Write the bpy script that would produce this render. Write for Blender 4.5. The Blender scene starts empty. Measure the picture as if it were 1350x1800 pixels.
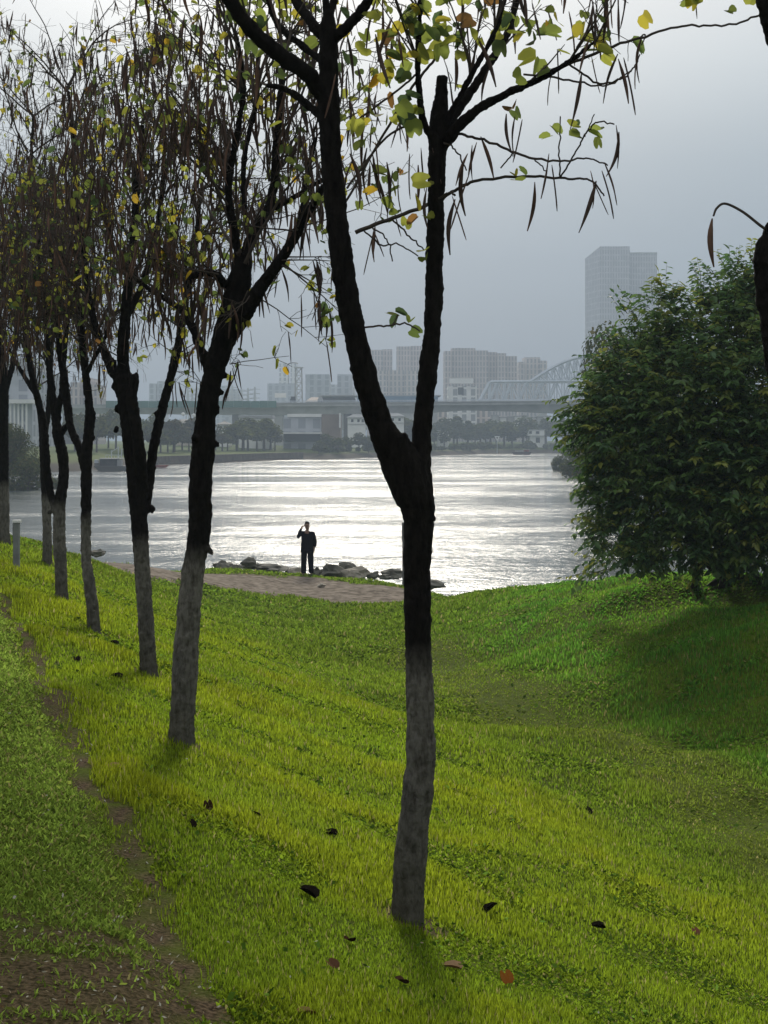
import bpy, math, random
import numpy as np
from mathutils import Vector, Matrix, noise as mnoise

S = bpy.context.scene
COL = S.collection
rng = np.random.default_rng(7)
random.seed(7)
R = math.radians

# ------------------------------------------------------------------ camera, sky, sun, exposure
F, CX, HY, EYE = 2600.0, 675.0, 770.0, 5.3        # focal length / principal column / horizon row of a 1350x1800 frame, eye height over the water
def P(px, py, d):
    return Vector(((px - CX) / F * d, d, EYE - (py - HY) / F * d))
cam = bpy.data.cameras.new('camera'); camo = bpy.data.objects.new('camera', cam); COL.objects.link(camo)
camo.location = (0, 0, EYE); camo.rotation_euler = (R(90), 0, 0)
cam.sensor_fit = 'VERTICAL'; cam.sensor_height = 36; cam.lens = F / 1800 * 36
cam.shift_y = -(900 - HY) / 1800.0
cam.clip_start = 0.1; cam.clip_end = 5000
S.camera = camo

SUN_AZ, SUN_EL = R(-1), R(28)                      # azimuth from +Y towards +X
sdir = Vector((math.sin(SUN_AZ) * math.cos(SUN_EL), math.cos(SUN_AZ) * math.cos(SUN_EL), math.sin(SUN_EL)))
sun = bpy.data.lights.new('sun', 'SUN'); sun.energy = 4.1; sun.angle = R(10); sun.color = (1.0, 0.93, 0.80)
suno = bpy.data.objects.new('sun', sun); COL.objects.link(suno)
suno.rotation_euler = sdir.to_track_quat('Z', 'Y').to_euler()

W = bpy.data.worlds.new('World'); S.world = W; W.use_nodes = True
def world():
    nt = W.node_tree; N = nt.nodes; L = nt.links; N.clear()
    out = N.new('ShaderNodeOutputWorld'); bg = N.new('ShaderNodeBackground')
    sky = N.new('ShaderNodeTexSky'); sky.sky_type = 'NISHITA'; sky.sun_disc = False
    sky.sun_elevation = SUN_EL; sky.sun_rotation = SUN_AZ; sky.dust_density = 4; sky.air_density = 1.5
    tc = N.new('ShaderNodeTexCoord'); sep = N.new('ShaderNodeSeparateXYZ'); L.new(tc.outputs['Generated'], sep.inputs[0])
    # overcast veil over the blue: grey-blue smog low down, pale cloud higher, brightened above the frame as added fill
    ramp = N.new('ShaderNodeValToRGB'); L.new(sep.outputs['Z'], ramp.inputs[0])
    el = ramp.color_ramp.elements
    el[0].position = 0.0; el[0].color = (0.15, 0.215, 0.30, 1)
    el[1].position = 1.0; el[1].color = (0.85, 0.88, 0.92, 1)
    for p, c in ((0.06, (0.155, 0.22, 0.305, 1)), (0.12, (0.20, 0.265, 0.35, 1)), (0.18, (0.33, 0.40, 0.475, 1)), (0.24, (0.56, 0.62, 0.67, 1)), (0.32, (0.84, 0.86, 0.88, 1)), (0.5, (0.90, 0.92, 0.94, 1))):
        e = el.new(p); e.color = c
    dot = N.new('ShaderNodeVectorMath'); dot.operation = 'DOT_PRODUCT'; L.new(tc.outputs['Generated'], dot.inputs[0]); dot.inputs[1].default_value = Vector((math.sin(R(-7)) * math.cos(R(26)), math.cos(R(-7)) * math.cos(R(26)), math.sin(R(26))))
    # unseen sky behind the camera, dimmed to set contrast and fill
    mr = N.new('ShaderNodeMapRange'); mr.interpolation_type = 'SMOOTHSTEP'; L.new(dot.outputs['Value'], mr.inputs[0])
    mr.inputs[1].default_value = -0.2; mr.inputs[2].default_value = 0.85; mr.inputs[3].default_value = 0.85; mr.inputs[4].default_value = 1.0
    mul = N.new('ShaderNodeMix'); mul.data_type = 'RGBA'; mul.blend_type = 'MULTIPLY'; mul.inputs[0].default_value = 1
    L.new(ramp.outputs[0], mul.inputs[6]); L.new(mr.outputs[0], mul.inputs[7])
    # aureole of the veiled sun
    mx = N.new('ShaderNodeMath'); mx.operation = 'MAXIMUM'; L.new(dot.outputs['Value'], mx.inputs[0]); mx.inputs[1].default_value = 0
    pw = N.new('ShaderNodeMath'); pw.operation = 'POWER'; L.new(mx.outputs[0], pw.inputs[0]); pw.inputs[1].default_value = 26
    gm = N.new('ShaderNodeMath'); gm.operation = 'MULTIPLY'; L.new(pw.outputs[0], gm.inputs[0]); gm.inputs[1].default_value = 0.55
    glow = N.new('ShaderNodeMix'); glow.data_type = 'RGBA'; glow.blend_type = 'ADD'; glow.inputs[0].default_value = 1
    gc = N.new('ShaderNodeMix'); gc.data_type = 'RGBA'; gc.blend_type = 'MULTIPLY'; gc.inputs[0].default_value = 1; gc.inputs[6].default_value = (1, 0.94, 0.86, 1)
    L.new(gm.outputs[0], gc.inputs[7]); L.new(mul.outputs[2], glow.inputs[6]); L.new(gc.outputs[2], glow.inputs[7])
    # soft cloud mottling
    nz = N.new('ShaderNodeTexNoise'); nz.inputs['Scale'].default_value = 2.2; nz.inputs['Detail'].default_value = 4
    mp = N.new('ShaderNodeMapping'); mp.inputs['Scale'].default_value = (1, 1, 3.2); L.new(tc.outputs['Generated'], mp.inputs[0]); L.new(mp.outputs[0], nz.inputs[0])
    mr2 = N.new('ShaderNodeMapRange'); L.new(nz.outputs[0], mr2.inputs[0]); mr2.inputs[1].default_value = .3; mr2.inputs[2].default_value = .7; mr2.inputs[3].default_value = .93; mr2.inputs[4].default_value = 1.07
    cm = N.new('ShaderNodeMix'); cm.data_type = 'RGBA'; cm.blend_type = 'MULTIPLY'; cm.inputs[0].default_value = 1
    L.new(glow.outputs[2], cm.inputs[6]); L.new(mr2.outputs[0], cm.inputs[7])
    ns = N.new('ShaderNodeMix'); ns.data_type = 'RGBA'; ns.blend_type = 'MULTIPLY'; ns.inputs[0].default_value = 1; ns.inputs[7].default_value = (0.06, 0.06, 0.06, 1)
    L.new(sky.outputs[0], ns.inputs[6])
    fin = N.new('ShaderNodeMix'); fin.data_type = 'RGBA'; fin.inputs[0].default_value = 0.92
    L.new(ns.outputs[2], fin.inputs[6]); L.new(cm.outputs[2], fin.inputs[7])
    L.new(fin.outputs[2], bg.inputs[0]); bg.inputs[1].default_value = 1.0
    L.new(bg.outputs[0], out.inputs[0])
world()
S.view_settings.view_transform = 'Standard'; S.view_settings.look = 'None'
S.view_settings.exposure = 0.0; S.view_settings.gamma = 1.0
S.render.engine = 'CYCLES'
cy = S.cycles
cy.max_bounces = 6; cy.diffuse_bounces = 3; cy.glossy_bounces = 2; cy.transmission_bounces = 4; cy.volume_bounces = 1; cy.transparent_max_bounces = 4
cy.sample_clamp_indirect = 4; cy.sample_clamp_direct = 12; cy.use_denoising = True
cy.caustics_reflective = False; cy.caustics_refractive = False

# ------------------------------------------------------------------ helpers
class MB:
    """collects shapes and links them as ONE mesh object"""
    def __init__(s): s.v = []; s.q = []; s.t = []; s.c = []; s.n = 0; s.qm = []; s.tm = []
    def add(s, v, q=None, t=None, col=None, m=0):
        v = np.asarray(v, float).reshape(-1, 3)
        s.v.append(v)
        if q is not None and len(q):
            q = np.asarray(q, int).reshape(-1, 4) + s.n; s.q.append(q); s.qm.append(np.full(len(q), m))
        if t is not None and len(t):
            t = np.asarray(t, int).reshape(-1, 3) + s.n; s.t.append(t); s.tm.append(np.full(len(t), m))
        if col is None: col = (1, 1, 1)
        col = np.asarray(col, float)
        if col.ndim == 1: col = np.tile(col[:3], (len(v), 1))
        s.c.append(col)
        s.n += len(v)
    def tube(s, pts, rad, sides=6, cap=True, col=None, m=0, squash=None):
        p = np.asarray([tuple(q) for q in pts], float); n = len(p)
        rad = np.broadcast_to(np.asarray(rad, float), (n,)) if np.ndim(rad) < 2 else np.asarray(rad)
        t = np.gradient(p, axis=0); t /= np.linalg.norm(t, axis=1, keepdims=True) + 1e-9
        ref = np.array((0, 0, 1.0)) if abs(t[0, 2]) < .9 else np.array((1.0, 0, 0))
        u = np.cross(t[0], ref); u /= np.linalg.norm(u)
        rings = []; a = np.arange(sides) / sides * 2 * np.pi
        for i in range(n):
            u = u - t[i] * np.dot(u, t[i]); u /= np.linalg.norm(u) + 1e-9
            w = np.cross(t[i], u)
            r = rad[i]
            rings.append(p[i] + (np.cos(a)[:, None] * u + np.sin(a)[:, None] * w) * (r[:, None] if np.ndim(r) else r))
        v = np.concatenate(rings)
        i, j = np.meshgrid(np.arange(n - 1), np.arange(sides), indexing='ij'); i = i.ravel(); j = j.ravel(); k = (j + 1) % sides
        q = np.stack([i * sides + j, i * sides + k, (i + 1) * sides + k, (i + 1) * sides + j], 1)
        tt = []
        if cap:
            v = np.concatenate([v, p[:1], p[-1:]]); b = n * sides
            jj = np.arange(sides); kk = (jj + 1) % sides
            tt = np.concatenate([np.stack([kk, jj, np.full(sides, b)], 1), np.stack([(n - 1) * sides + jj, (n - 1) * sides + kk, np.full(sides, b + 1)], 1)])
        s.add(v, q, tt, col, m)
    def box(s, lo, hi, col=None, m=0, rot=0, piv=None):
        x0, y0, z0 = lo; x1, y1, z1 = hi
        v = np.array([(x0, y0, z0), (x1, y0, z0), (x1, y1, z0), (x0, y1, z0), (x0, y0, z1), (x1, y0, z1), (x1, y1, z1), (x0, y1, z1)], float)
        if rot:
            piv = np.array(piv if piv is not None else v.mean(0)); c, sn = math.cos(rot), math.sin(rot)
            d = v - piv; v = np.stack([d[:, 0] * c - d[:, 1] * sn, d[:, 0] * sn + d[:, 1] * c, d[:, 2]], 1) + piv
        s.add(v, [(0, 3, 2, 1), (4, 5, 6, 7), (0, 1, 5, 4), (1, 2, 6, 5), (2, 3, 7, 6), (3, 0, 4, 7)], None, col, m)
    def bar(s, a, b, w, col=None, m=0):
        s.tube([a, b], w, 4, True, col, m)
    def blob(s, c, r, seed=0, amp=.25, seg=12, col=None, m=0, freq=1.3):
        vv = []; c = np.asarray(tuple(c)); r = np.broadcast_to(np.asarray(r, float), (3,))
        nr = seg // 2
        for i in range(nr + 1):
            th = math.pi * i / nr
            for j in range(seg):
                ph = 2 * math.pi * j / seg
                d = Vector((math.sin(th) * math.cos(ph), math.sin(th) * math.sin(ph), math.cos(th)))
                k = 1 + amp * mnoise.noise(d * freq + Vector((seed * 7.3, seed * 3.1, seed)))
                vv.append(c + np.array(d) * r * k)
        i, j = np.meshgrid(np.arange(nr), np.arange(seg), indexing='ij'); i = i.ravel(); j = j.ravel(); k = (j + 1) % seg
        s.add(vv, np.stack([i * seg + j, (i + 1) * seg + j, (i + 1) * seg + k, i * seg + k], 1), None, col, m)
    def mesh(s, name, mats, origin=(0, 0, 0), smooth=False):
        me = bpy.data.meshes.new(name)
        v = np.concatenate(s.v) - np.asarray(tuple(origin)); c = np.concatenate(s.c)
        q = np.concatenate(s.q) if s.q else np.zeros((0, 4), int); t = np.concatenate(s.t) if s.t else np.zeros((0, 3), int)
        nl = q.size + t.size
        me.vertices.add(len(v)); me.vertices.foreach_set('co', v.astype(np.float32).ravel())
        me.loops.add(nl); me.loops.foreach_set('vertex_index', np.concatenate([q.ravel(), t.ravel()]).astype(np.int32))
        me.polygons.add(len(q) + len(t))
        st = np.concatenate([np.arange(len(q)) * 4, q.size + np.arange(len(t)) * 3]).astype(np.int32)
        me.polygons.foreach_set('loop_start', st)
        me.polygons.foreach_set('material_index', np.concatenate([*(s.qm or [np.zeros(0)]), *(s.tm or [np.zeros(0)])]).astype(np.int32))
        me.polygons.foreach_set('use_smooth', np.full(len(q) + len(t), smooth))
        a = me.color_attributes.new('tint', 'FLOAT_COLOR', 'POINT')
        a.data.foreach_set('color', np.concatenate([c, np.ones((len(c), 1))], 1).astype(np.float32).ravel())
        for m in (mats if isinstance(mats, (list, tuple)) else [mats]): me.materials.append(m)
        me.update(calc_edges=True); me.validate()
        return me
    def build(s, name, mats, parent=None, origin=None, smooth=False, **tags):
        if origin is None: origin = parent.location if parent is not None and parent.parent is None else (0, 0, 0)
        o = bpy.data.objects.new(name, s.mesh(name, mats, origin, smooth)); COL.objects.link(o)
        if parent is not None: o.parent = parent
        else: o.location = origin
        for k, x in tags.items(): o[k] = x
        return o

def thing(name, label, cat, loc=(0, 0, 0), group=None):
    o = bpy.data.objects.new(name, None); COL.objects.link(o); o.location = loc; o.empty_display_size = .2
    o['label'] = label; o['category'] = cat
    if group: o['group'] = group
    return o
def tag(o, label, cat, group=None):
    o['label'] = label; o['category'] = cat
    if group: o['group'] = group
    return o

def hash2(ix, iy, seed):
    h = np.sin(ix * 127.1 + iy * 311.7 + seed * 74.7) * 43758.5453
    return h - np.floor(h)
def vnoise(x, y, seed=0, octs=3):
    x = np.asarray(x, float); y = np.asarray(y, float); tot = 0; amp = 1; s = 0
    for o in range(octs):
        xi = np.floor(x); yi = np.floor(y); fx = x - xi; fy = y - yi
        fx = fx * fx * (3 - 2 * fx); fy = fy * fy * (3 - 2 * fy)
        a = hash2(xi, yi, seed + o); b = hash2(xi + 1, yi, seed + o); c = hash2(xi, yi + 1, seed + o); d = hash2(xi + 1, yi + 1, seed + o)
        tot = tot + amp * ((a * (1 - fx) + b * fx) * (1 - fy) + (c * (1 - fx) + d * fx) * fy); s += amp
        amp *= .5; x = x * 2.03 + 17.3; y = y * 2.03 + 5.1
    return tot / s
def sstep(a, b, x):
    t = np.clip((x - a) / (b - a), 0, 1); return t * t * (3 - 2 * t)

# ------------------------------------------------------------------ materials
def nodes(name):
    m = bpy.data.materials.new(name); m.use_nodes = True; nt = m.node_tree; nt.nodes.clear()
    out = nt.nodes.new('ShaderNodeOutputMaterial'); return m, nt, nt.nodes, nt.links, out
def plain(name, col, rough=.8, var=.25, scale=3.0, bump=0.0, spec=.3, metal=0, tint=False):
    m, nt, N, L, out = nodes(name)
    b = N.new('ShaderNodeBsdfPrincipled'); b.inputs['Roughness'].default_value = rough; b.inputs['Specular IOR Level'].default_value = spec; b.inputs['Metallic'].default_value = metal
    tc = N.new('ShaderNodeTexCoord'); nz = N.new('ShaderNodeTexNoise'); nz.inputs['Scale'].default_value = scale; nz.inputs['Detail'].default_value = 6
    L.new(tc.outputs['Object'], nz.inputs[0])
    r = N.new('ShaderNodeValToRGB'); L.new(nz.outputs[0], r.inputs[0])
    r.color_ramp.elements[0].position = .3; r.color_ramp.elements[1].position = .7
    r.color_ramp.elements[0].color = tuple(c * (1 - var) for c in col) + (1,); r.color_ramp.elements[1].color = tuple(min(1, c * (1 + var)) for c in col) + (1,)
    c = r.outputs[0]
    if tint:
        at = N.new('ShaderNodeAttribute'); at.attribute_name = 'tint'
        mx = N.new('ShaderNodeMix'); mx.data_type = 'RGBA'; mx.blend_type = 'MULTIPLY'; mx.inputs[0].default_value = 1
        L.new(c, mx.inputs[6]); L.new(at.outputs['Color'], mx.inputs[7]); c = mx.outputs[2]
    L.new(c, b.inputs['Base Color'])
    if bump:
        bp = N.new('ShaderNodeBump'); bp.inputs['Strength'].default_value = bump; bp.inputs['Distance'].default_value = .02; L.new(nz.outputs[0], bp.inputs['Height']); L.new(bp.outputs[0], b.inputs['Normal'])
    L.new(b.outputs[0], out.inputs[0]); return m
def leafmat(name, trans=.5, boost=1.0, gloss=.0, rough=.4):
    """thin leaf: tint attribute, reflects and lets light through"""
    m, nt, N, L, out = nodes(name)
    at = N.new('ShaderNodeAttribute'); at.attribute_name = 'tint'
    d = N.new('ShaderNodeBsdfDiffuse'); t = N.new('ShaderNodeBsdfTranslucent'); mx = N.new('ShaderNodeMixShader'); mx.inputs[0].default_value = trans
    hs = N.new('ShaderNodeHueSaturation'); hs.inputs['Value'].default_value = boost; hs.inputs['Saturation'].default_value = 1.0; L.new(at.outputs['Color'], hs.inputs['Color'])
    L.new(at.outputs['Color'], d.inputs[0]); L.new(hs.outputs[0], t.inputs[0]); L.new(d.outputs[0], mx.inputs[1]); L.new(t.outputs[0], mx.inputs[2])
    s = mx.outputs[0]
    if gloss:
        g = N.new('ShaderNodeBsdfGlossy'); g.inputs['Roughness'].default_value = rough; g.inputs[0].default_value = (1, 1, 1, 1)
        m2 = N.new('ShaderNodeMixShader'); m2.inputs[0].default_value = gloss; L.new(s, m2.inputs[1]); L.new(g.outputs[0], m2.inputs[2]); s = m2.outputs[0]
    L.new(s, out.inputs[0]); return m
M_GRASS = leafmat('grass_blade', .58, 2.3)
M_LEAF = leafmat('tree_leaf', .62, 2.2, .01)
M_BUSH = leafmat('bush_leaf', .35, 1.7, .02, .35)
M_FARLEAF = leafmat('far_foliage', .3, 1.3)

def bark_mat(k=1.0, nm='bark'):
    m, nt, N, L, out = nodes(nm)
    b = N.new('ShaderNodeBsdfPrincipled'); b.inputs['Roughness'].default_value = .95; b.inputs['Specular IOR Level'].default_value = .1
    tc = N.new('ShaderNodeTexCoord'); mp = N.new('ShaderNodeMapping'); mp.inputs['Scale'].default_value = (1, 1, .35); L.new(tc.outputs['Object'], mp.inputs[0])
    nz = N.new('ShaderNodeTexNoise'); nz.inputs['Scale'].default_value = 38; nz.inputs['Detail'].default_value = 8; nz.inputs['Roughness'].default_value = .65; L.new(mp.outputs[0], nz.inputs[0])
    nb = N.new('ShaderNodeTexNoise'); nb.inputs['Scale'].default_value = 7; nb.inputs['Detail'].default_value = 5; L.new(mp.outputs[0], nb.inputs[0])
    r1 = N.new('ShaderNodeValToRGB'); L.new(nz.outputs[0], r1.inputs[0])
    r1.color_ramp.elements[0].position = .32; r1.color_ramp.elements[0].color = (.003, .0025, .002, 1); r1.color_ramp.elements[1].position = .75; r1.color_ramp.elements[1].color = (.020, .017, .014, 1)
    # old grey limewash up to 1.2 m
    r2 = N.new('ShaderNodeValToRGB'); L.new(nb.outputs[0], r2.inputs[0])
    r2.color_ramp.elements[0].position = .3; r2.color_ramp.elements[0].color = (.115 * k, .108 * k, .092 * k, 1); r2.color_ramp.elements[1].position = .75; r2.color_ramp.elements[1].color = (.215 * k, .20 * k, .168 * k, 1)
    sp = N.new('ShaderNodeMix'); sp.data_type = 'RGBA'; sp.blend_type = 'MULTIPLY'; L.new(r2.outputs[0], sp.inputs[6])
    r3 = N.new('ShaderNodeValToRGB'); L.new(nz.outputs[0], r3.inputs[0]); r3.color_ramp.elements[0].position = .3; r3.color_ramp.elements[0].color = (.3, .28, .25, 1); r3.color_ramp.elements[1].position = .57; r3.color_ramp.elements[1].color = (1, 1, 1, 1)
    sp.inputs[0].default_value = .95; L.new(r3.outputs[0], sp.inputs[7])
    sz = N.new('ShaderNodeSeparateXYZ'); L.new(tc.outputs['Object'], sz.inputs[0])
    a = N.new('ShaderNodeMath'); a.operation = 'MULTIPLY_ADD'; L.new(nb.outputs[0], a.inputs[0]); a.inputs[1].default_value = .22; L.new(sz.outputs['Z'], a.inputs[2])
    mr = N.new('ShaderNodeMapRange'); L.new(a.outputs[0], mr.inputs[0]); mr.inputs[1].default_value = 1.22; mr.inputs[2].default_value = 1.40; mr.inputs[3].default_value = 0; mr.inputs[4].default_value = 1
    # darker olive-brown tint towards the foot
    mf = N.new('ShaderNodeMapRange'); L.new(a.outputs[0], mf.inputs[0]); mf.inputs[1].default_value = .08; mf.inputs[2].default_value = .55; mf.inputs[3].default_value = .8; mf.inputs[4].default_value = 0
    foot = N.new('ShaderNodeMix'); foot.data_type = 'RGBA'; L.new(mf.outputs[0], foot.inputs[0]); L.new(sp.outputs[2], foot.inputs[6]); foot.inputs[7].default_value = (.05, .048, .032, 1)
    mx = N.new('ShaderNodeMix'); mx.data_type = 'RGBA'; L.new(mr.outputs[0], mx.inputs[0]); L.new(foot.outputs[2], mx.inputs[6]); L.new(r1.outputs[0], mx.inputs[7])
    L.new(mx.outputs[2], b.inputs['Base Color'])
    bp = N.new('ShaderNodeBump'); bp.inputs['Strength'].default_value = 1.0; bp.inputs['Distance'].default_value = .02; L.new(nz.outputs[0], bp.inputs['Height']); L.new(bp.outputs[0], b.inputs['Normal'])
    L.new(b.outputs[0], out.inputs[0]); return m
M_BARK = bark_mat(); M_BARKD = bark_mat(.85, 'bark_grimy')
M_TWIG = plain('twig_bark', (.055, .043, .033), .9, .4, 20)
M_POD = plain('seed_pod', (.070, .044, .033), .7, .5, 9, spec=.25, tint=True)
M_ROCK = plain('river_rock', (.12, .115, .095), .95, .5, 2.2, .8)
M_ROCKL = plain('pale_river_rock', (.30, .27, .22), .95, .4, 2.2, .8)
M_DEAD = leafmat('dead_leaf', .25, 1.2)

# ------------------------------------------------------------------ ground
XE = lambda d: .85 - .31 * d                       # edge of the lawn by the path
ctl = []
def c_px(px, py, d): p = P(px, py, d); ctl.append((p.x, p.y, p.z))
def g_u(u): return np.interp(u, (-50, 0, .5, 1.25, 2.5, 4, 6.3, 8), (0, 0, .17, .52, .90, 1.28, 1.75, 2.0))
for d in (0, 2.5, 4.5, 7, 10, 13, 16):
    for u in (-9, -4, -1.5, 0, .5, 1.25, 2.5, 4, 6.3):
        if d > 10 and u > 5: continue
        ctl.append((XE(d) + u, d, EYE - 1.65 - g_u(u)))
for d in (20, 26):
    for u in (-9, -3, 0): ctl.append((XE(d) + u, d, EYE - 1.68))
for px, py, d in ((718, 1635, 6.72), (318, 1312, 9.39), (262, 1195, 13), (163, 1115, 15.6), (108, 1060, 18.3), (83, 1000, 26), (5, 960, 28.3),
                  (770, 1190, 24.8), (1000, 1310, 18), (1350, 1470, 12.6), (1350, 1100, 20), (1350, 1250, 16.3), (1000, 1250, 19.6), (1000, 1150, 23), (1000, 1060, 27), (1000, 1037, 30),
                  (850, 1037, 36), (850, 1100, 29), (1200, 1023, 25), (1345, 1023, 25), (1070, 1027, 27), (1200, 1020, 28.5), (1345, 1020, 28.5), (1070, 1025, 30), (1200, 1130, 20.5), (1500, 1100, 20), (1600, 1023, 26),
                  (730, 1034, 45), (60, 952, 33), (180, 985, 42), (350, 1010, 45), (400, 1000, 48), (540, 1012, 49), (540, 1032, 46), (700, 1050, 42), (550, 1062, 41), (550, 1100, 34),
                  (400, 1100, 26.8), (550, 1150, 25), (650, 1020, 48), (-150, 940, 34), (280, 1040, 36), (650, 1150, 26)):
    c_px(px, py, d)
for px, d, z in ((60, 44, .6), (60, 52, -.6), (-200, 44, .7), (-200, 54, -.6), (180, 50, .3), (180, 58, -.8), (350, 54, -.1), (350, 62, -1), (540, 54, -.2), (540, 62, -1), (730, 51, -.2), (730, 60, -1),
                 (850, 46, -.1), (850, 56, -1), (1000, 41, .0), (1000, 52, -1), (1200, 42, .0), (1200, 52, -1), (1500, 46, 0), (1500, 60, -1), (-700, 40, 1.5), (-700, 60, -.6), (1900, 40, 1.2), (1900, 62, -.8)):
    ctl.append(((px - CX) / F * d, d, z))
for x, y, z in ((-40, 5, 3.65), (-40, 25, 3.5), (40, 5, 2.6), (40, 25, 2.6), (14, 4, 1.6), (20, 14, 2.4), (-40, 72, -1.2), (0, 74, -1.5), (40, 74, -1.2), (-20, -10, 3.65), (10, -8, 1.6), (40, -10, 2), (0, -9, 3.2)):
    ctl.append((x, y, z))
CT = np.array(ctl)
def _phi(r2): return np.where(r2 > 1e-9, .5 * r2 * np.log(r2 + 1e-12), 0)
def _solve():
    n = len(CT); A = np.zeros((n + 3, n + 3)); D = ((CT[:, None, :2] - CT[None, :, :2]) ** 2).sum(-1) / 100
    A[:n, :n] = _phi(D) + np.eye(n) * .02; A[:n, n] = 1; A[:n, n + 1:] = CT[:, :2] / 10; A[n, :n] = 1; A[n + 1:, :n] = CT[:, :2].T / 10
    return np.linalg.solve(A, np.concatenate([CT[:, 2], np.zeros(3)]))
WT = _solve()
def zg(x, y):
    x = np.atleast_1d(np.asarray(x, float)); y = np.atleast_1d(np.asarray(y, float)); out = np.empty(len(x))
    for i in range(0, len(x), 60000):
        a = x[i:i + 60000]; b = y[i:i + 60000]
        r2 = ((a[:, None] - CT[:, 0]) ** 2 + (b[:, None] - CT[:, 1]) ** 2) / 100
        out[i:i + 60000] = _phi(r2) @ WT[:len(CT)] + WT[-3] + WT[-2] * a / 10 + WT[-1] * b / 10
    u = x - XE(y); near = sstep(30, 20, y)
    out += near * (.035 * sstep(-.10, -.2, u) - .02 * np.exp(-(u / .13) ** 2))              # turf lip beside the worn strip
    out += (vnoise(x * 1.1, y * 1.1, 3) - .5) * .09 * sstep(3, 8, y)
    rm = sstep(-2, 3, x - .08 * y) * sstep(9, 14, y) * sstep(40, 28, y)
    out += rm * (vnoise(x * .55, y * .42, 9, 2) - .5) * .7                                  # tussocky mound on the right
    return out
def ground_pt(px, py, lo=2.5, hi=60):
    """where the ray through a photo pixel meets the ground"""
    d = np.linspace(lo, hi, 2400); x = (px - CX) / F * d; z = EYE - (py - HY) / F * d
    g = zg(x, d); k = np.argmax(z <= g); k = k if z[k] <= g[k] else len(d) - 1
    return Vector((x[k], d[k], g[k]))
# masks
def m_strip(x, y):   # worn earth strip between lawn and slope
    u = x - XE(y) + (vnoise(x * 2.2, y * 2.2, 21) - .5) * .30
    w = .028 + .055 * vnoise(x * .9, y * .9, 22)
    return sstep(w + .05, w - .02, np.abs(u)) * sstep(32, 22, y) * (.82 + .18 * sstep(.36, .50, vnoise(x * 3.1, y * 3.1, 23)))
def m_path(x, y):    # riverside dirt path
    px = x / np.maximum(y, .1) * F + CX
    c = np.interp(px, (-200, 180, 250, 350, 540, 720, 860), (38.5, 40.2, 40.4, 43, 45, 42.5, 38.5)); w = np.interp(px, (-200, 180, 350, 600, 720, 860), (1.6, 2.2, 3.0, 3.2, 2.2, .3))
    return sstep(w + .5, w - .5, np.abs(y - c) + (vnoise(x * .9, y * .9, 31) - .5) * 2.2)
TR = np.array([tuple(P(*a))[:2] for a in ((745, 1120, 27), (770, 1190, 24.8), (880, 1260, 21), (1000, 1310, 18), (1130, 1370, 15.8), (1350, 1470, 12.6), (1600, 1560, 10))])
def m_trail(x, y):
    tx = np.interp(y, TR[::-1, 1], TR[::-1, 0])
    w = .45 + .25 * vnoise(x, y, 41)
    return sstep(w + .45, w - .25, np.abs(x - tx) + (vnoise(x * 2, y * 2, 42) - .5) * .5) * sstep(29, 26, y) * sstep(8, 11, y)
def m_bare(x, y):    # worn lawn corner near the camera
    return sstep(5.3, 4.9, y + (vnoise(x * 3, y * 3, 51) - .5) * 1.0) * sstep(.1, -.15, x - XE(y)) * sstep(.30, .52, vnoise(x * 2.3, y * 5.5, 52) + .04)
TREES_XY = [tuple(P(a, 0, b))[:2] for a, b in ((716, 6.72), (318, 9.39), (262, 13), (165, 15.6), (109, 18.3), (83, 26), (5, 28.3))]
def m_foot(x, y):    # scuffed soil round each trunk
    out = np.zeros(len(x))
    for tx, ty in TREES_XY: out = np.maximum(out, sstep(.26, .10, np.hypot(x - tx, y - ty) + (vnoise(x * 6, y * 6, 55) - .5) * .16))
    return out
def m_streak(x, y):  # weedy bands across the slope, darkened too as painted-in tree shadow lines
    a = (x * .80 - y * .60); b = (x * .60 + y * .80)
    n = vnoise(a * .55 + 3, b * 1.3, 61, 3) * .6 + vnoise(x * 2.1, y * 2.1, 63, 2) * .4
    return sstep(.50, .66, n)
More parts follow.
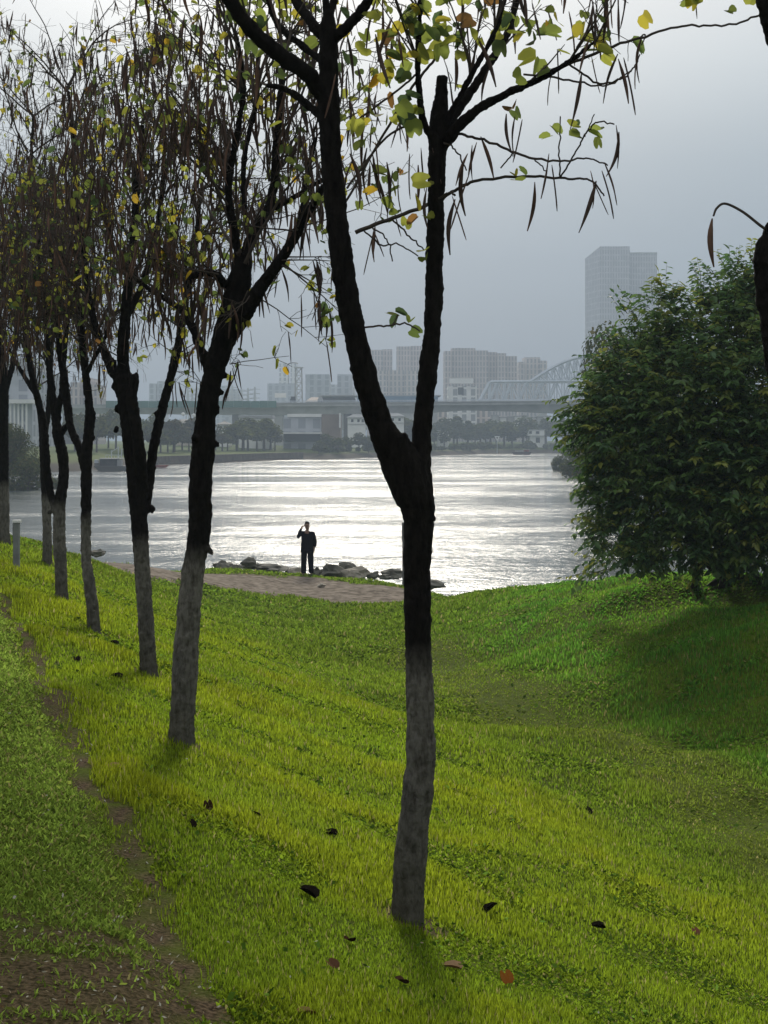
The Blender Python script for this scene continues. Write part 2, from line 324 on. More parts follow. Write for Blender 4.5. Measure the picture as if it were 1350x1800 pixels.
def ground():
    ys = np.concatenate([np.arange(-10, 3, .5), np.arange(3, 20, .12), np.arange(20, 40, .2), np.arange(40, 75.1, .5)])
    xs = np.concatenate([np.arange(-45, -12, 1.0), np.arange(-12, 14, .14), np.arange(14, 45.1, 1.0)])
    X, Y = np.meshgrid(xs, ys); x = X.ravel(); y = Y.ravel(); z = zg(x, y); nx, ny = len(xs), len(ys)
    i, j = np.meshgrid(np.arange(ny - 1), np.arange(nx - 1), indexing='ij'); i = i.ravel(); j = j.ravel()
    q = np.stack([i * nx + j, i * nx + j + 1, (i + 1) * nx + j + 1, (i + 1) * nx + j], 1)
    soil = np.clip(m_strip(x, y) + m_path(x, y) + .05 * m_trail(x, y) + .9 * m_bare(x, y) + .9 * m_foot(x, y), 0, 1)
    pth = m_path(x, y)
    b = MB(); b.add(np.stack([x, y, z], 1), q, None, np.stack([soil, pth, x * 0], 1))
    m, nt, N, L, out = nodes('turf_and_earth')
    bs = N.new('ShaderNodeBsdfPrincipled'); bs.inputs['Roughness'].default_value = 1; bs.inputs['Specular IOR Level'].default_value = .05
    at = N.new('ShaderNodeAttribute'); at.attribute_name = 'tint'; se = N.new('ShaderNodeSeparateColor'); L.new(at.outputs['Color'], se.inputs[0])
    tc = N.new('ShaderNodeTexCoord')
    def noise(sc, det=8): n = N.new('ShaderNodeTexNoise'); n.inputs['Scale'].default_value = sc; n.inputs['Detail'].default_value = det; L.new(tc.outputs['Object'], n.inputs[0]); return n
    def ramp(n, a, ca, bb, cb): r = N.new('ShaderNodeValToRGB'); L.new(n.outputs[0], r.inputs[0]); e = r.color_ramp.elements; e[0].position = a; e[0].color = ca + (1,); e[1].position = bb; e[1].color = cb + (1,); return r
    n1 = noise(9); n2 = noise(60); n3 = noise(1.2); n4 = noise(4.5, 12)
    turf = ramp(n1, .3, (.045, .065, .006), .7, (.09, .12, .010)); soilc = ramp(n2, .35, (.030, .020, .011), .68, (.145, .10, .06)); sand = ramp(n4, .35, (.085, .068, .052), .66, (.25, .21, .17))
    s2 = N.new('ShaderNodeMix'); s2.data_type = 'RGBA'; L.new(se.outputs[1], s2.inputs[0]); L.new(soilc.outputs[0], s2.inputs[6]); L.new(sand.outputs[0], s2.inputs[7])
    mx = N.new('ShaderNodeMix'); mx.data_type = 'RGBA'; L.new(se.outputs[0], mx.inputs[0]); L.new(turf.outputs[0], mx.inputs[6]); L.new(s2.outputs[2], mx.inputs[7])
    L.new(mx.outputs[2], bs.inputs['Base Color'])
    bp = N.new('ShaderNodeBump'); bp.inputs['Strength'].default_value = .9; bp.inputs['Distance'].default_value = .03; L.new(n2.outputs[0], bp.inputs['Height']); L.new(bp.outputs[0], bs.inputs['Normal'])
    L.new(bs.outputs[0], out.inputs[0])
    b.build('ground', m, smooth=True, kind='structure')
ground()

# ------------------------------------------------------------------ river
def river():
    b = MB(); b.add([(-410, 30, 0), (410, 30, 0), (410, 1140, 0), (-410, 1140, 0)], [(0, 1, 2, 3)])
    m, nt, N, L, out = nodes('river_water')
    tc = N.new('ShaderNodeTexCoord')
    def noise(scale, sx, sy, det=3, rough=.55):
        mp = N.new('ShaderNodeMapping'); mp.inputs['Scale'].default_value = (sx, sy, 1); L.new(tc.outputs['Object'], mp.inputs[0])
        n = N.new('ShaderNodeTexNoise'); n.inputs['Scale'].default_value = scale; n.inputs['Detail'].default_value = det; n.inputs['Roughness'].default_value = rough; L.new(mp.outputs[0], n.inputs[0]); return n
    w1 = noise(1.0, .6, .9, 5, .7); lane2 = noise(1, .09, .30, 7, .75); rip = noise(1, .55, 1.1, 4, .7); lane = noise(1, .013, .045, 8, .72)
    lr = N.new('ShaderNodeMapRange'); lr.interpolation_type = 'SMOOTHSTEP'
    ad = N.new('ShaderNodeMath'); ad.operation = 'MULTIPLY_ADD'; L.new(lane2.outputs[0], ad.inputs[0]); ad.inputs[1].default_value = .6; m1 = N.new('ShaderNodeMath'); m1.operation = 'MULTIPLY_ADD'; L.new(lane.outputs[0], m1.inputs[0]); m1.inputs[1].default_value = .75; m2 = N.new('ShaderNodeMath'); m2.operation = 'MULTIPLY_ADD'; L.new(rip.outputs[0], m2.inputs[0]); m2.inputs[1].default_value = .35; m2.inputs[2].default_value = -.35; L.new(m2.outputs[0], m1.inputs[2]); L.new(m1.outputs[0], ad.inputs[2]); L.new(ad.outputs[0], lr.inputs[0]); lr.inputs[1].default_value = .38; lr.inputs[2].default_value = .78
    bp = N.new('ShaderNodeBump'); bp.inputs['Distance'].default_value = .5; L.new(w1.outputs[0], bp.inputs['Height'])
    st = N.new('ShaderNodeMapRange'); L.new(lr.outputs[0], st.inputs[0]); st.inputs[3].default_value = .28; st.inputs[4].default_value = .54; L.new(st.outputs[0], bp.inputs['Strength'])
    ro = N.new('ShaderNodeMapRange'); L.new(lr.outputs[0], ro.inputs[0]); ro.inputs[3].default_value = .08; ro.inputs[4].default_value = .31
    b1 = N.new('ShaderNodeBsdfPrincipled'); b1.inputs['Base Color'].default_value = (.035, .05, .05, 1); b1.inputs['IOR'].default_value = 1.333; b1.inputs['Specular IOR Level'].default_value = .32
    L.new(ro.outputs[0], b1.inputs['Roughness']); L.new(bp.outputs[0], b1.inputs['Normal'])
    L.new(b1.outputs[0], out.inputs[0])
    b.build('river', m, kind='structure')
river()

# far bank terrain, outside the river outline
RP = [((px - CX) / F * d, d) for px, d in ((-1900, 58), (-230, 62), (-140, 140), (25, 150), (30, 172), (-60, 222), (130, 234), (300, 293), (420, 328), (535, 372), (548, 384), (565, 366), (700, 417), (850, 492), (1000, 530), (1120, 530), (1060, 400), (1048, 300), (1078, 200), (1180, 120), (1400, 75), (2800, 58))]
RP = np.array(RP)
def river_sd(x, y):
    """positive on land, metres from the waterline"""
    n = len(RP); best = np.full(len(x), 1e9); ins = np.zeros(len(x), bool)
    for k in range(n):
        ax, ay = RP[k]; bx, by = RP[(k + 1) % n]
        dx, dy = bx - ax, by - ay; t = np.clip(((x - ax) * dx + (y - ay) * dy) / (dx * dx + dy * dy), 0, 1)
        best = np.minimum(best, np.hypot(x - ax - t * dx, y - ay - t * dy))
        c = ((ay > y) != (by > y)) & (x < (bx - ax) * (y - ay) / (by - ay + 1e-12) + ax); ins ^= c
    return np.where(ins, -best, best)
def zt(x, y):
    x = np.atleast_1d(np.asarray(x, float)); y = np.atleast_1d(np.asarray(y, float))
    sd = river_sd(x, y)
    z = np.where(sd < 0, np.maximum(sd * .4, -2), np.minimum(sd * .5, 1.5) + np.clip((sd - 3) * .05, 0, 1.6))
    return z + sstep(5, 30, sd) * (vnoise(x * .05, y * .05, 5) - .5) * 1.2
def far_land():
    xs = np.arange(-400, 400.1, 5); ys = np.concatenate([np.arange(64, 560, 4), np.arange(560, 1135, 12)])
    X, Y = np.meshgrid(xs, ys); x = X.ravel(); y = Y.ravel(); nx, ny = len(xs), len(ys)
    i, j = np.meshgrid(np.arange(ny - 1), np.arange(nx - 1), indexing='ij'); i = i.ravel(); j = j.ravel()
    b = MB(); b.add(np.stack([x, y, zt(x, y)], 1), np.stack([i * nx + j, i * nx + j + 1, (i + 1) * nx + j + 1, (i + 1) * nx + j], 1))
    m, nt, N, L, out = nodes('far_bank_soil')
    bs = N.new('ShaderNodeBsdfPrincipled'); bs.inputs['Roughness'].default_value = 1; bs.inputs['Specular IOR Level'].default_value = .05
    tc = N.new('ShaderNodeTexCoord'); se = N.new('ShaderNodeSeparateXYZ'); L.new(tc.outputs['Object'], se.inputs[0])
    nz = N.new('ShaderNodeTexNoise'); nz.inputs['Scale'].default_value = .12; nz.inputs['Detail'].default_value = 8; L.new(tc.outputs['Object'], nz.inputs[0])
    a = N.new('ShaderNodeMath'); a.operation = 'MULTIPLY_ADD'; L.new(nz.outputs[0], a.inputs[0]); a.inputs[1].default_value = .8; L.new(se.outputs['Z'], a.inputs[2])
    r = N.new('ShaderNodeValToRGB'); mr = N.new('ShaderNodeMapRange'); L.new(a.outputs[0], mr.inputs[0]); mr.inputs[1].default_value = 0; mr.inputs[2].default_value = 4; L.new(mr.outputs[0], r.inputs[0])
    e = r.color_ramp.elements; e[0].position = .35; e[0].color = (.05, .04, .03, 1); e[1].position = .5; e[1].color = (.075, .095, .02, 1); e2 = e.new(.8); e2.color = (.06, .085, .02, 1)
    L.new(r.outputs[0], bs.inputs['Base Color']); L.new(bs.outputs[0], out.inputs[0])
    b.build('far_riverbank', m, smooth=True, kind='structure')
far_land()
# ------------------------------------------------------------------ park trees (pollarded, with hanging pods and two-lobed leaves)
def smooth_path(pts, k=6):
    """Catmull-Rom through rows of numbers"""
    p = np.asarray(pts, float); p = np.concatenate([2 * p[:1] - p[1:2], p, 2 * p[-1:] - p[-2:-1]]); out = []
    for i in range(1, len(p) - 2):
        a, b, c, d = p[i - 1:i + 3]
        for s in np.arange(k) / k:
            out.append(.5 * (2 * b + (c - a) * s + (2 * a - 5 * b + 4 * c - d) * s * s + (3 * b - a - 3 * c + d) * s ** 3))
    out.append(p[-2]); return np.array(out)
def limb_path(pts, d, k=6):
    """rows of (px, py, r_px, depth offset) -> world points and radii"""
    w = []
    for px, py, r, dd in pts:
        q = P(px, py, d + dd); w.append((q.x, q.y, q.z, r * (d + dd) / F))
    w = smooth_path(w, k); return w[:, :3], np.maximum(w[:, 3], .002)
_lo = np.array([(0, 0), (.30, -.06), (.52, .18), (.54, .55), (.40, .92), (.20, 1.0), (0, .70)])
def leaf_shape(fold, curl):
    v = []
    for sx in (1, -1):
        for x, y in _lo:
            xx = x * math.cos(fold); zz = x * math.sin(fold) - curl * y * y
            v.append((sx * xx, y, zz))
    t = []
    for o in (0, 7):
        for i in range(1, 6): t.append((o, o + i, o + i + 1) if o == 0 else (o, o + i + 1, o + i))
    return np.array(v), np.array(t)
LEAFS = [leaf_shape(f, c) for f, c in ((.35, .15), (.6, .3), (.15, .05), (.9, .2))]
def rot_any(r):
    q = r.normal(size=4); q /= np.linalg.norm(q); w, x, y, z = q
    return np.array([[1 - 2 * (y * y + z * z), 2 * (x * y - z * w), 2 * (x * z + y * w)], [2 * (x * y + z * w), 1 - 2 * (x * x + z * z), 2 * (y * z - x * w)], [2 * (x * z - y * w), 2 * (y * z + x * w), 1 - 2 * (x * x + y * y)]])
def leaf_frame(r, droop=.5):
    """leaf blade hanging from its stalk: y axis = towards the tip"""
    y = np.array([r.normal(), r.normal(), -droop * 2 + r.normal() * .6]); y /= np.linalg.norm(y)
    n = np.array([r.normal() * .8, r.normal() * .8, 1]); x = np.cross(y, n); x /= np.linalg.norm(x) + 1e-9; z = np.cross(x, y)
    return np.stack([x, y, z], 1)
LEAFCOL = [(.17, .18, .030), (.11, .135, .028), (.23, .20, .025), (.060, .085, .022), (.035, .055, .022), (.30, .20, .02), (.12, .065, .02)]
LEAFW = np.array([.26, .26, .14, .18, .10, .035, .025])
def add_leaf(b, p, size, r, col=None, droop=.5):
    v, t = LEAFS[r.integers(4)]; c = LEAFCOL[r.choice(7, p=LEAFW)] if col is None else col
    m = leaf_frame(r, droop); b.add(np.asarray(p) + (v * size) @ m.T, None, t, np.array(c) * r.uniform(.8, 1.2))
def pod_geo(seed, length=1.0):
    """flat dry seed pod hanging down -Z from its stalk at the origin"""
    r = np.random.default_rng(seed); n = 9; v = []
    sw = r.uniform(-.12, .12); bend = r.uniform(-.10, .10); tw = r.uniform(-1.2, 1.2)
    for i in range(n):
        s = i / (n - 1); w = (.038 * math.sin(math.pi * min(1, max(0, (s - .06) / .94)) ** .75) ** .7 if .06 < s < 1 else .008) + .004
        a = tw * s; cx = bend * math.sin(s * math.pi) + sw * s * s; cy = bend * .6 * math.sin(s * 2.2)
        ux, uy = math.cos(a), math.sin(a); th = .016 if .06 < s < 1 else .007
        for kx, ky in ((w, 0), (0, th), (-w, 0), (0, -th)): v.append((cx + ux * kx - uy * ky, cy + uy * kx + ux * ky, -s))
    q = []
    for i in range(n - 1):
        for j in range(4): k = (j + 1) % 4; q.append((i * 4 + j, (i + 1) * 4 + j, (i + 1) * 4 + k, i * 4 + k))
    return np.array(v) * length, np.array(q)
PODS = [pod_geo(s) for s in range(8)]
POD_ME = []
for s, (v, q) in enumerate(PODS):
    for L in (.17, .21, .25):
        b = MB(); b.add(v * L, q, None, (1, 1, 1) if s % 3 else (1.5, 1.3, 1.1)); POD_ME.append(b.mesh('seed_pod', M_POD, smooth=True))

class Growth:
    def __init__(s, seed): s.r = np.random.default_rng(seed); s.tw = MB(); s.leaf = MB(); s.pods = []; s.leafpos = []
    def grow(s, p, d, L, rad, level=0, pod=.6, leaf=.35, lean=0.0):
        r = s.r
        if level == 0: pod *= .36; leaf *= .50
        p = np.asarray(p, float); d = np.asarray(d, float); d /= np.linalg.norm(d)
        n = max(4, int(L / (.10 if level == 0 else .07))); pts = [p.copy()]; st = L / n
        for i in range(n):
            f = i / n
            g = (.05 - .16 * f) if level == 0 else (.02 - .20 * f)
            d = d + r.normal(size=3) * (.085 if level == 0 else .15) + np.array((lean * .02, 0, g)); d /= np.linalg.norm(d)
            p = p + d * st; pts.append(p.copy())
        rr = np.linspace(rad, max(.0016, rad * .28), n + 1)
        s.tw.tube(pts, rr, 6 if rad > .010 else (4 if rad > .004 else 3))
        if level < 2:
            k = int(round(L * (7.5 if level == 0 else 6.5) * r.uniform(.75, 1.25)))
            for _ in range(k):
                t = r.uniform(.18, .98); i = min(n - 1, int(t * n)); dd = np.asarray(pts[i + 1]) - pts[i]; dd /= np.linalg.norm(dd)
                side = r.normal(size=3); side -= dd * np.dot(side, dd); side /= np.linalg.norm(side)
                nd = dd * r.uniform(.35, .9) + side * r.uniform(.5, 1.0)
                s.grow(pts[i], nd, L * r.uniform(.25, .5) if level == 0 else L * r.uniform(.3, .6), max(.0022, rr[i] * r.uniform(.4, .6)), level + 1, pod, leaf)
        if level >= 1:
            if r.random() < pod:
                for _ in range(r.integers(1, 4)): s.pods.append(pts[-1] + r.normal(size=3) * .015)
            if r.random() < pod * .5: s.pods.append(np.asarray(pts[r.integers(1, n)]))
            for _ in range(r.poisson(leaf * 2.2)):
                q = np.asarray(pts[r.integers(max(1, n // 3), n + 1)]); o = r.normal(size=3) * .03; s.tw.tube([q, q + o], .0012, 3, False); add_leaf(s.leaf, q + o, r.uniform(.03, .068), r)
def trunk_obj(root, tubes, knots, voxel, seed):
    mat = M_BARKD if seed in (11, 13) else M_BARK
    b = MB(); r = np.random.default_rng(seed)
    for pts, rad in tubes:
        n = len(pts); nz = np.array([mnoise.noise(Vector((seed * 3.7, i * .45, k))) for k in (0,) for i in range(n)])
        b.tube(pts, rad * (1 + .10 * nz), 12)
    for (c, rr) in knots: b.blob(c, (rr * .85, rr * .8, rr * r.uniform(.8, 1.3)), r.integers(99), .9, 14, freq=2.3)
    o = b.build('trunk', mat, root, smooth=True)
    m = o.modifiers.new('union', 'REMESH'); m.mode = 'VOXEL'; m.voxel_size = voxel; m.use_smooth_shade = True
    sm = o.modifiers.new('soften', 'SMOOTH'); sm.iterations = 3; sm.factor = .5
    for nm, size, st in (('rough', .05, .015), ('fine', .018, .008)):
        tx = bpy.data.textures.new('bark_' + nm, 'CLOUDS'); tx.noise_scale = size; tx.noise_depth = 2
        dm = o.modifiers.new(nm, 'DISPLACE'); dm.texture = tx; dm.texture_coords = 'LOCAL'; dm.strength = st * min(1.6, max(1, voxel / .008)); dm.mid_level = .5
    return o
def finish_tree(root, g, individual=100):
    g.tw.build('branches', M_TWIG, root)
    if g.leaf.n: g.leaf.build('leaves', M_LEAF, root)
    r = g.r; order = sorted(range(len(g.pods)), key=lambda i: g.pods[i][2])
    order = [i for i in order]; r.shuffle(order)
    if len(order) <= individual: ind, rest = order, []
    else: ind, rest = (order[:individual], order[individual:]) if individual else ([], order)
    base = np.array(root.location)
    for i in ind:
        o = bpy.data.objects.new('seed_pod', POD_ME[r.integers(len(POD_ME))]); COL.objects.link(o); o.parent = root
        o.location = g.pods[i] - base; o.rotation_euler = (r.normal() * .16, r.normal() * .16, r.uniform(0, 6.28))
    if rest:
        b = MB()
        for i in rest:
            v, q = PODS[r.integers(8)]; a = r.uniform(0, 6.28); L = r.uniform(.16, .26); c, sn = math.cos(a), math.sin(a)
            v = v * L; v = np.stack([v[:, 0] * c - v[:, 1] * sn, v[:, 0] * sn + v[:, 1] * c, v[:, 2]], 1)
            v[:, 0] += v[:, 2] * r.normal() * .16; v[:, 1] += v[:, 2] * r.normal() * .16
            b.add(v + g.pods[i], q, None, (1, 1, 1) if r.random() < .7 else (1.5, 1.3, 1.1))
        o = b.build('seed_pods', M_POD, root, smooth=True); o['kind'] = 'stuff'
def park_tree(label, base, d, tubes, knots, voxel, seed, spawn, twigs=(), leafspots=(), podspots=(), individual=100, name='orchid_tree'):
    """tubes: limbs in rows (px, py, r, dd); spawn: (px, py, dd, dirx, diry, dirz, length, radius, pods, leaves)"""
    loc = P(*base, d); loc.z = float(zg(loc.x, loc.y)[0]) - .02
    root = thing(name, label, 'tree', loc, 'trees planted in a row along the grassy slope')
    tb = []
    for t in tubes:
        t = list(t)
        tb.append(limb_path(t, d))
    p0, r0 = tb[0]                                             # root flare and a foot set in the soil
    foot = np.array([(loc.x, loc.y, loc.z - .12), (loc.x, loc.y, loc.z + .015)])
    k = np.linalg.norm(p0 - foot[1], axis=1) > .10
    p0 = np.concatenate([foot, p0[k]]); r0 = np.concatenate([[r0[0] * 1.26, r0[0] * 1.14], r0[k]])
    tb[0] = (p0, r0)
    kn = [(P(px + (-.35 * r if px > 350 else .35 * r) * (d == 9.39), py, d + dd), r * (.75 if d == 9.39 else .9) * d / F) for px, py, r, dd in knots]
    trunk_obj(root, tb, kn, voxel, seed)
    g = Growth(seed)
    for px, py, dd, ax, ay, az, L, rad, pod, lf in spawn:
        g.grow(P(px, py, d + dd), (ax, ay, az), L, rad, 0, pod, lf)
    for rows in twigs:                                          # named thin branches seen against the sky
        pts, rad = limb_path(rows, d, 8); pts = pts + np.array([[mnoise.noise(Vector((i * .5, k * 9.1, seed))) * .008 for k in range(3)] for i in range(len(pts))])
        g.tw.tube(pts, np.maximum(rad, .0018), 5)
    for px, py, dd, sz in leafspots:
        add_leaf(g.leaf, P(px, py, d + dd), sz, g.r, droop=.2)
    for px, py, dd in podspots: g.pods.append(np.array(P(px, py, d + dd)))
    finish_tree(root, g, individual)
    return root

def near_tree():
    d = 6.72
    T = [[(715, 1632, 28, 0), (722, 1500, 28.5, 0), (738, 1360, 26.5, 0), (739, 1250, 25, 0), (735, 1120, 23.5, 0), (733, 1000, 24, 0), (736, 920, 27.5, 0), (729, 865, 33, 0), (712, 815, 30, 0), (690, 770, 25, -.02)],
         [(726, 880, 31, 0), (700, 815, 31, 0), (668, 745, 24, -.03), (641, 660, 22, -.06), (622, 580, 20.5, -.08), (604, 480, 20, -.1), (591, 370, 20, -.12), (581, 260, 19, -.14), (578, 160, 18, -.15), (577, 70, 16, -.15), (577, 22, 11, -.15)],
         [(740, 900, 26, 0), (738, 830, 21, .02), (742, 760, 17, .05), (752, 660, 16.5, .08), (761, 560, 15.5, .1), (764, 450, 15.5, .12), (767, 330, 15.5, .13), (769, 240, 17, .14), (775, 170, 12.5, .15), (778, 133, 9, .15)],
         [(571, 175, 14, -.15), (540, 130, 15, -.22), (490, 95, 14.5, -.3), (440, 50, 13.5, -.38), (405, 0, 13, -.45), (370, -80, 11, -.5), (350, -170, 8, -.5)],
         [(566, 205, 8, -.15), (535, 180, 7, -.1), (505, 158, 6, -.05), (470, 150, 5, 0)],
         [(572, 110, 7, -.15), (530, 80, 7, -.05), (490, 45, 6, .02), (470, -10, 5, .05), (462, -90, 4, .05)],
         [(575, 70, 10, -.15), (548, 40, 10, -.1), (520, 0, 9, 0), (495, -60, 8, .05)],
         [(580, 75, 10, -.15), (612, 45, 10, -.2), (645, 5, 9, -.3), (675, -60, 8, -.35)],
         [(577, 40, 6, -.15), (572, 0, 6, -.15), (562, -60, 5, -.15)], [(578, 30, 7, -.15), (590, -10, 7, -.1), (600, -80, 6, -.1)],
         [(774, 262, 10, .14), (800, 228, 11, .1), (840, 192, 8.5, .05), (900, 160, 7, 0), (950, 138, 6, -.05), (1000, 108, 5, -.1), (1048, 72, 4.5, -.15)],
         [(772, 250, 10, .14), (800, 200, 9, .2), (835, 150, 8, .26), (868, 100, 7.5, .3), (892, 60, 7, .35), (908, 0, 6, .4), (920, -60, 5, .4)],
         [(770, 245, 8, .14), (800, 185, 6, .1), (830, 130, 5.5, .05), (868, 60, 5, .05), (890, -10, 4.5, .05)],
         [(768, 255, 6, .14), (748, 225, 7, .1), (738, 180, 6, .05), (735, 110, 6, 0), (738, 30, 5, 0), (745, -60, 4, 0)]]
    K = [(757, 905, 9, -.02), (764, 912, 5, -.02), (742, 812, 8, -.02), (680, 795, 10, -.03), (690, 770, 9, -.04), (776, 508, 7, .1), (646, 655, 7, -.08), (742, 300, 0.5, .1)]
    u = []
    rr = np.random.default_rng(5)
    for px, py, dd, ax, az, L, n in ((405, 10, -.45, -.5, .8, .9, 3), (440, 55, -.38, -.2, 1, .7, 2), (500, 100, -.3, -.1, 1, .5, 2), (495, -40, .05, -.4, 1, .8, 3), (675, -50, -.35, .4, 1, .8, 3), (560, -50, -.15, 0, 1, .8, 2), (600, -60, -.1, .1, 1, .8, 2),
                                     (735, 110, 0, -.5, .7, .6, 3), (738, 20, 0, -.2, 1, .6, 2), (1000, 108, -.1, .5, .7, .4, 2), (930, 145, 0, .6, .5, .4, 1), (868, 100, .3, .2, 1, .5, 3), (905, 10, .4, .4, .9, .6, 3), (830, 130, .05, -.1, 1, .5, 3), (870, 50, .05, .2, 1, .6, 3), (1048, 72, -.15, .6, .6, .5, 2), (470, -20, .05, -.4, .8, .6, 3), (470, 150, 0, -.7, .3, .5, 2), (800, 200, .2, -.1, 1, .5, 1)):
        for _ in range(n): u.append((px, py, dd, ax + rr.normal() * .35, rr.normal() * .6, az + rr.normal() * .2, L * rr.uniform(.7, 1.2), .006, .30, .32))
    TW = [[(625, 408, 4, .1), (690, 383, 3.6, .15), (760, 358, 3.4, .3), (800, 335, 3, .25), (840, 317, 2.8, .2), (920, 310, 2.6, .1), (1000, 314, 2.2, .05), (1040, 318, 1.8, 0), (1062, 345, 1.5, 0)],
          [(780, 232, 2.8, .14), (830, 240, 2.5, .1), (880, 258, 2.4, .05), (930, 277, 2.3, 0), (985, 283, 2, 0), (1030, 278, 1.6, 0), (1068, 290, 1.4, 0)],
          [(985, 312, 1.8, .05), (1010, 270, 1.6, 0), (1030, 235, 1.6, 0), (1050, 215, 1.5, 0), (1080, 218, 1.4, 0)], [(985, 312, 1.6, .05), (983, 265, 1.4, 0), (985, 205, 1.2, 0)], [(1028, 240, 1.3, 0), (1045, 200, 1, 0)],
          [(640, 575, 1.8, -.08), (680, 572, 1.8, -.1), (715, 570, 1.6, -.1), (738, 582, 1.4, -.08)], [(690, 572, 1.3, -.1), (700, 552, 1.2, -.1)],
          [(960, 130, 3, 0), (1030, 100, 3, -.1), (1100, 75, 2.6, -.2), (1190, 48, 2.2, -.3), (1250, 45, 2, -.3), (1300, 40, 2, -.35), (1360, 15, 2, -.4)], [(1000, 112, 2, -.05), (1050, 145, 2, -.05), (1090, 140, 1.8, -.1), (1115, 118, 1.5, -.1), (1125, 95, 1.3, -.1)],
          [(920, 130, 2, 0), (1000, 140, 2, 0), (1060, 152, 1.6, 0), (1110, 125, 1.3, 0)], [(600, 370, 2.2, -.1), (660, 260, 2.4, 0), (720, 160, 2.6, .1), (760, 110, 2.6, .15), (800, 60, 2.4, .2)], [(630, 210, 2, 0), (690, 165, 2, .05), (735, 130, 2, .05)],
          [(610, 330, 2.2, -.1), (680, 240, 2.2, .05), (740, 215, 2, .1)], [(690, 385, 1.8, .15), (720, 415, 1.6, .15), (745, 440, 1.3, .15)], [(640, 405, 1.6, .1), (670, 430, 1.6, .15), (700, 430, 1.4, .2), (735, 450, 1.2, .2)], [(655, 400, 1.6, .1), (680, 420, 1.4, .1), (690, 460, 1.2, .1)],
          [(770, 350, 2, .1), (790, 338, 2, .05), (800, 345, 2, .05)], [(780, 250, 1.8, .1), (800, 262, 1.6, .1), (820, 300, 1.4, .05)], [(905, 265, 1.5, 0), (880, 295, 1.4, .05)], [(940, 280, 1.4, 0), (960, 300, 1.2, 0)], [(1120, 68, 1.4, -.2), (1135, 60, 1.3, -.2), (1128, 80, 1.2, -.2)]]
    LS = []
    for px, py in ((970, 222), (968, 240), (1000, 218), (1018, 222), (1000, 238), (1035, 232), (1057, 228), (1050, 240), (680, 550), (695, 548), (700, 556), (718, 568), (722, 580), (918, 318), (925, 308), (908, 310), (747, 452), (748, 440), (900, 188), (905, 195), (1280, 18), (1318, 8), (1050, 100), (1030, 90), (1130, 25), (1060, 95), (1110, 70),
                   (625, 210), (610, 225), (650, 235), (605, 240), (630, 225), (618, 215), (640, 245), (700, 180), (690, 205), (715, 165), (680, 200), (705, 130), (660, 130), (675, 125), (690, 135), (712, 135), (720, 300), (700, 300), (690, 320), (655, 300), (660, 330), (700, 330), (725, 320), (680, 345), (730, 345), (745, 330), (700, 375), (715, 385), (750, 380), (735, 382), (490, 130), (520, 150), (495, 215), (630, 90), (640, 60), (610, 95)):
        LS.append((px, py, rr.normal() * .06, .074 * rr.uniform(.7, 1.15) if py < 360 else .06))
    for cx, cy, s, n in ((755, 55, 34, 26), (700, 90, 30, 8), (940, 50, 38, 14), (905, 25, 30, 6), (1045, 60, 26, 6), (700, 190, 22, 8), (780, 20, 40, 8), (430, 15, 34, 6), (650, 30, 50, 5), (520, 30, 50, 5), (880, 100, 50, 4)):
        for _ in range(n): LS.append((cx + rr.normal() * s, cy + rr.normal() * s * .7, rr.normal() * .15, .078 * rr.uniform(.7, 1.15)))
    PS = [(1083, 220, 0), (1088, 232, 0), (1062, 285, 0), (1058, 300, 0), (1038, 300, 0), (1048, 318, 0), (1040, 312, .02), (965, 270, 0), (970, 290, 0), (940, 320, .1), (830, 255, .1), (845, 240, .1), (838, 250, .1), (825, 305, 0), (795, 345, .05), (800, 350, .05), (815, 285, .1), (822, 270, .1), (890, 200, .1), (905, 205, 0), (918, 210, 0), (1125, 75, -.2), (1130, 60, -.2), (1022, 130, -.1), (1220, -40, -.3), (1040, 100, -.1),
          (655, 415, .1), (690, 300, .05), (680, 285, .05), (700, 310, .05), (720, 270, .1), (740, 260, .1), (735, 290, .1), (650, 280, 0), (645, 260, 0), (655, 270, 0), (640, 200, 0), (660, 250, 0), (620, 280, 0), (610, 300, -.1), (615, 270, -.1), (750, 330, .1), (860, 120, .2), (845, 60, .2), (760, 260, .1), (800, 90, .2), (815, 70, .1), (660, 60, -.2), (700, 50, -.2), (690, 30, -.2), (610, 60, -.2), (600, 90, -.15), (590, 130, -.3), (1000, 20, .2), (960, 10, .2), (520, 180, 0), (500, 190, 0), (530, 200, 0), (480, 130, 0), (470, 90, 0), (535, 230, 0), (510, 60, -.2), (450, 100, -.3)]
    park_tree('nearest forked tree, its dark limbs making a tall Y over a greyed limewashed trunk', (716, 1632), d, T, K, .0075, 11, u, TW, LS, PS)
near_tree()

def row_spawn(seed, rows, spread=.5):
    """bundles of shoots: (px, py, dd, ax, az, L, n, r, pods, leaves)"""
    r = np.random.default_rng(seed); out = []
    for px, py, dd, ax, az, L, n, rad, pod, lf in rows:
        for _ in range(n): out.append((px + r.normal() * 4, py + r.normal() * 6, dd + r.normal() * .05, ax + r.normal() * spread, r.normal() * spread * 1.1, az + r.normal() * .25, L * r.uniform(.65, 1.25), rad * r.uniform(.8, 1.2), pod, lf))
    return out

